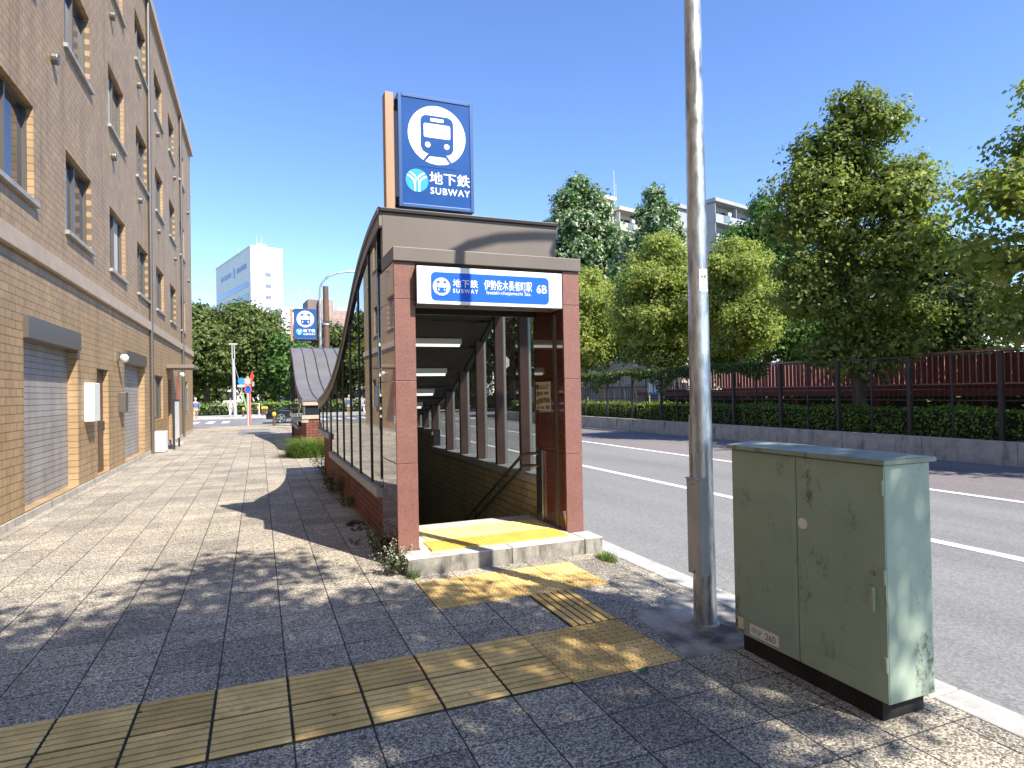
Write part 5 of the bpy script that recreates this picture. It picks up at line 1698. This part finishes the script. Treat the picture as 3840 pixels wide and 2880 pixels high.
bollard((0.48, 57.4, 0.01), 'right one of the closest far pair of bollards')
bollard((0.62, 56.2, 0.01), 'far bollard just beside the nose of the black car')
bollard((9.9, 54.5, -0.12), 'yellow headed bollard seen through the left part of the entrance windows')
bollard((11.9, 54.5, -0.12), 'yellow headed bollard seen through the middle of the entrance windows')
bollard((-4.2, 36.3, 0.0), 'bollard at the corner of the tan building')

# ------------------------------------------------------------------ black car on the cross road, nose to the left
car = thing('black_car', 'shiny black saloon car on the cross road, front wheel and bonnet showing', 'car', (2.65, 42.9, -0.126), R(180))
def section(prof, hw):
    return prof
# side profile (x forward), loft across the width with tumblehome
low = [(2.2, 0.28), (2.24, 0.5), (2.15, 0.66), (1.85, 0.78), (1.0, 0.92), (0.6, 0.96), (-1.35, 0.98), (-2.0, 0.99), (-2.2, 0.9), (-2.25, 0.5), (-2.15, 0.28)]
mb = MB()
st_ = [(-0.90, 0.93, 0.0), (-0.86, 1.0, 0.02), (-0.5, 1.0, 0.05), (0.5, 1.0, 0.05), (0.86, 1.0, 0.02), (0.90, 0.93, 0.0)]
n_ = len(low)
vs, fs = [], []
for yy_, sx, up_ in st_:
    for x, z in low:
        vs.append((x*(sx if abs(x) > 2 else 1), yy_, z+(up_ if z > 0.6 else 0)))
for i in range(len(st_)-1):
    for k in range(n_):
        k2 = (k+1) % n_
        fs.append((i*n_+k, i*n_+k2, (i+1)*n_+k2, (i+1)*n_+k))
fs.append(tuple(range(n_)))
fs.append(tuple(range((len(st_)-1)*n_, len(st_)*n_)))
mb.add(vs, fs)
build('body', mb, 'car', car, smooth=True, bevel=0.03)
gh = [(0.95, 0.93), (0.25, 1.36), (-0.3, 1.44), (-1.0, 1.42), (-1.85, 1.0)]
mb = MB()
vs, fs = [], []
for yy_, ins in ((-0.82, 0), (0.82, 0)):
    for x, z in gh:
        vs.append((x, yy_*(1-0.2*(z-0.93)/0.5), z))
fs = [(0, 1, 2, 3, 4), (9, 8, 7, 6, 5)]+[(k, k+1, k+6, k+5) for k in range(4)]
mb.add(vs, fs)
build('cabin_glass', mb, 'win_dark', car)
mb = MB()
mb.add([(0.3, -0.68, 1.37), (0.3, 0.68, 1.37), (-0.3, 0.68, 1.46), (-0.3, -0.68, 1.46), (-1.05, 0.68, 1.435), (-1.05, -0.68, 1.435)], [(0, 1, 2, 3), (3, 2, 4, 5)])
for s in (-1, 1):
    mb.tube([(0.95, s*0.82, 0.94), (0.25, s*0.68, 1.38), (-0.3, s*0.665, 1.455), (-1.0, s*0.67, 1.43), (-1.85, s*0.8, 1.01)], 0.035, 6)
    mb.tube([(-0.35, s*0.66, 1.43), (-0.4, s*0.82, 0.98)], 0.035, 6)
build('roof', mb, 'car', car)
for x in (1.35, -1.35):
    for s in (-1, 1):
        w = build('wheel', MB().tube([(x, s*0.72, 0.33), (x, s*0.915, 0.33)], 0.33, 24), 'tyre', car, smooth=True)
        rm = MB().tube([(x, s*0.916, 0.33), (x, s*0.922, 0.33)], 0.09, 12)
        for k in range(5):
            a = 2*math.pi*k/5
            rm.obox((x+0.13*math.cos(a), s*0.92, 0.33+0.13*math.sin(a)), (0.11*math.cos(a), 0, 0.11*math.sin(a)), (0, 0.006, 0), (-0.03*math.sin(a), 0, 0.03*math.cos(a)))
        ring = [(x+0.235*math.cos(2*math.pi*k/24), s*0.918, 0.33+0.235*math.sin(2*math.pi*k/24)) for k in range(25)]
        rm.tube(ring, 0.022, 6)
        build('rim', rm, 'rim', w)
for s in (-1, 1):
    build('headlight', MB().obox((2.02, s*0.68, 0.66), (0.16, s*-0.05, -0.03), (0, 0.1, 0), (0, 0, 0.055)), 'lens', car, bevel=0.02)
    build('mirror', MB().obox((0.75, s*0.98, 1.0), (0.06, 0, 0), (0, 0.09, 0), (0, 0, 0.06)), 'car', car, bevel=0.02)
    build('door_handle', MB().box(-0.3, -0.12, s*0.915-0.008, s*0.915+0.008, 0.8, 0.825), 'steel', car)
    build('side_trim', MB().box(-1.0, 1.0, s*0.91-0.008, s*0.91+0.008, 0.3, 0.33), 'steel', car)

# ------------------------------------------------------------------ people
def skin_body(name, joints, edges, mat, parent, sub=1):
    me = bpy.data.meshes.new(name)
    me.from_pydata([j[:3] for j in joints], edges, [])
    me.materials.append(M[mat])
    o = bpy.data.objects.new(name, me)
    COL.objects.link(o)
    o.parent = parent
    sk = o.modifiers.new("skin", 'SKIN')
    sk.use_smooth_shade = True
    lay = me.skin_vertices[0].data if me.skin_vertices else None
    if lay is None:
        bpy.context.view_layer.objects.active = o
        lay = me.skin_vertices[0].data
    for i, j in enumerate(joints):
        r_ = j[3] if isinstance(j[3], tuple) else (j[3], j[3])
        lay[i].radius = r_
        lay[i].use_root = (i == 0)
    ss = o.modifiers.new("sub", 'SUBSURF')
    ss.levels = ss.render_levels = sub
    return o

def person(label, loc, rotz, top, bottom, h=1.65, step=0.16, short=False, bag=False):
    """standing or striding figure facing local +Y"""
    t = thing('person', label, 'person', loc, rotz, 'people beyond the cross road')
    k = h/1.7
    def J(x, y, z, r):
        return (x*k, y*k, z*k, (r[0]*k, r[1]*k) if isinstance(r, tuple) else r*k)
    s = step
    jo = [J(0, 0, 0.93, (0.13, 0.1)), J(0, 0, 1.15, (0.12, 0.09)), J(0, 0.01, 1.36, (0.15, 0.1)), J(0, 0.02, 1.47, 0.055), J(0, 0.03, 1.56, (0.07, 0.08)), J(0, 0.03, 1.66, (0.065, 0.075)),
          J(0.10, 0.0, 0.86, 0.09), J(0.10, s*0.9, 0.48, 0.06), J(0.10, s*1.1, 0.09, 0.042), J(0.10, s*1.1+0.15, 0.035, 0.035),
          J(-0.10, 0.0, 0.86, 0.09), J(-0.10, -s*0.4, 0.48, 0.06), J(-0.10, -s*1.6, 0.12, 0.042), J(-0.10, -s*1.6+0.13, 0.04, 0.035),
          J(0.2, 0.0, 1.38, 0.055), J(0.25, -0.08, 1.12, 0.042), J(0.24, 0.06, 0.9, 0.032), J(0.23, 0.1, 0.82, 0.03),
          J(-0.2, 0.0, 1.38, 0.055), J(-0.25, 0.02, 1.12, 0.042), J(-0.24, 0.18, 0.93, 0.032), J(-0.23, 0.23, 0.86, 0.03)]
    ed = [(0, 1), (1, 2), (2, 3), (3, 4), (4, 5), (0, 6), (6, 7), (7, 8), (8, 9), (0, 10), (10, 11), (11, 12), (12, 13), (2, 14), (14, 15), (15, 16), (16, 17), (2, 18), (18, 19), (19, 20), (20, 21)]
    b = skin_body('body', jo, ed, 'skin', t, 2)
    g = 0.02*k
    up = [0, 1, 2, 14, 15, 18, 19]
    js = [(jo[i][0], jo[i][1], jo[i][2]+(0.0 if i else -0.02), tuple(q+g for q in (jo[i][3] if isinstance(jo[i][3], tuple) else (jo[i][3],)*2))) for i in up]
    skin_body('shirt', js, [(0, 1), (1, 2), (2, 3), (3, 4), (2, 5), (5, 6)], top, t, 2)
    dn = [0, 6, 7, 10, 11] if short else [0, 6, 7, 8, 10, 11, 12]
    jd = [(jo[i][0], jo[i][1], jo[i][2], tuple(q+g*0.9 for q in (jo[i][3] if isinstance(jo[i][3], tuple) else (jo[i][3],)*2))) for i in dn]
    skin_body('trousers', jd, [(0, 1), (1, 2), (0, 3), (3, 4)] if short else [(0, 1), (1, 2), (2, 3), (0, 4), (4, 5), (5, 6)], bottom, t, 2)
    build('hair', MB().lathe([(0.075*k, -0.05*k), (0.088*k, 0.0), (0.085*k, 0.05*k), (0.05*k, 0.09*k), (0.01, 0.1*k)], (0, 0.012*k, 1.64*k), 12), 'cloth_pale' if bag else 'hair', t, smooth=True)
    return t
person('person in pale clothes walking beside the T shaped pole', (-2.05, 53.95, 0.0), R(200), 'cloth_white', 'cloth_pale', 1.55, 0.16)
person('person in blue shirt, tan shorts and pale hat walking across the road', (-4.05, 48.6, -0.126), R(15), 'cloth_blue', 'cloth_tan', 1.68, 0.2, True, True)
person('person in white shirt stepping along the crossing', (-5.25, 50.0, -0.126), R(-20), 'cloth_white', 'cloth_white', 1.68, 0.2)
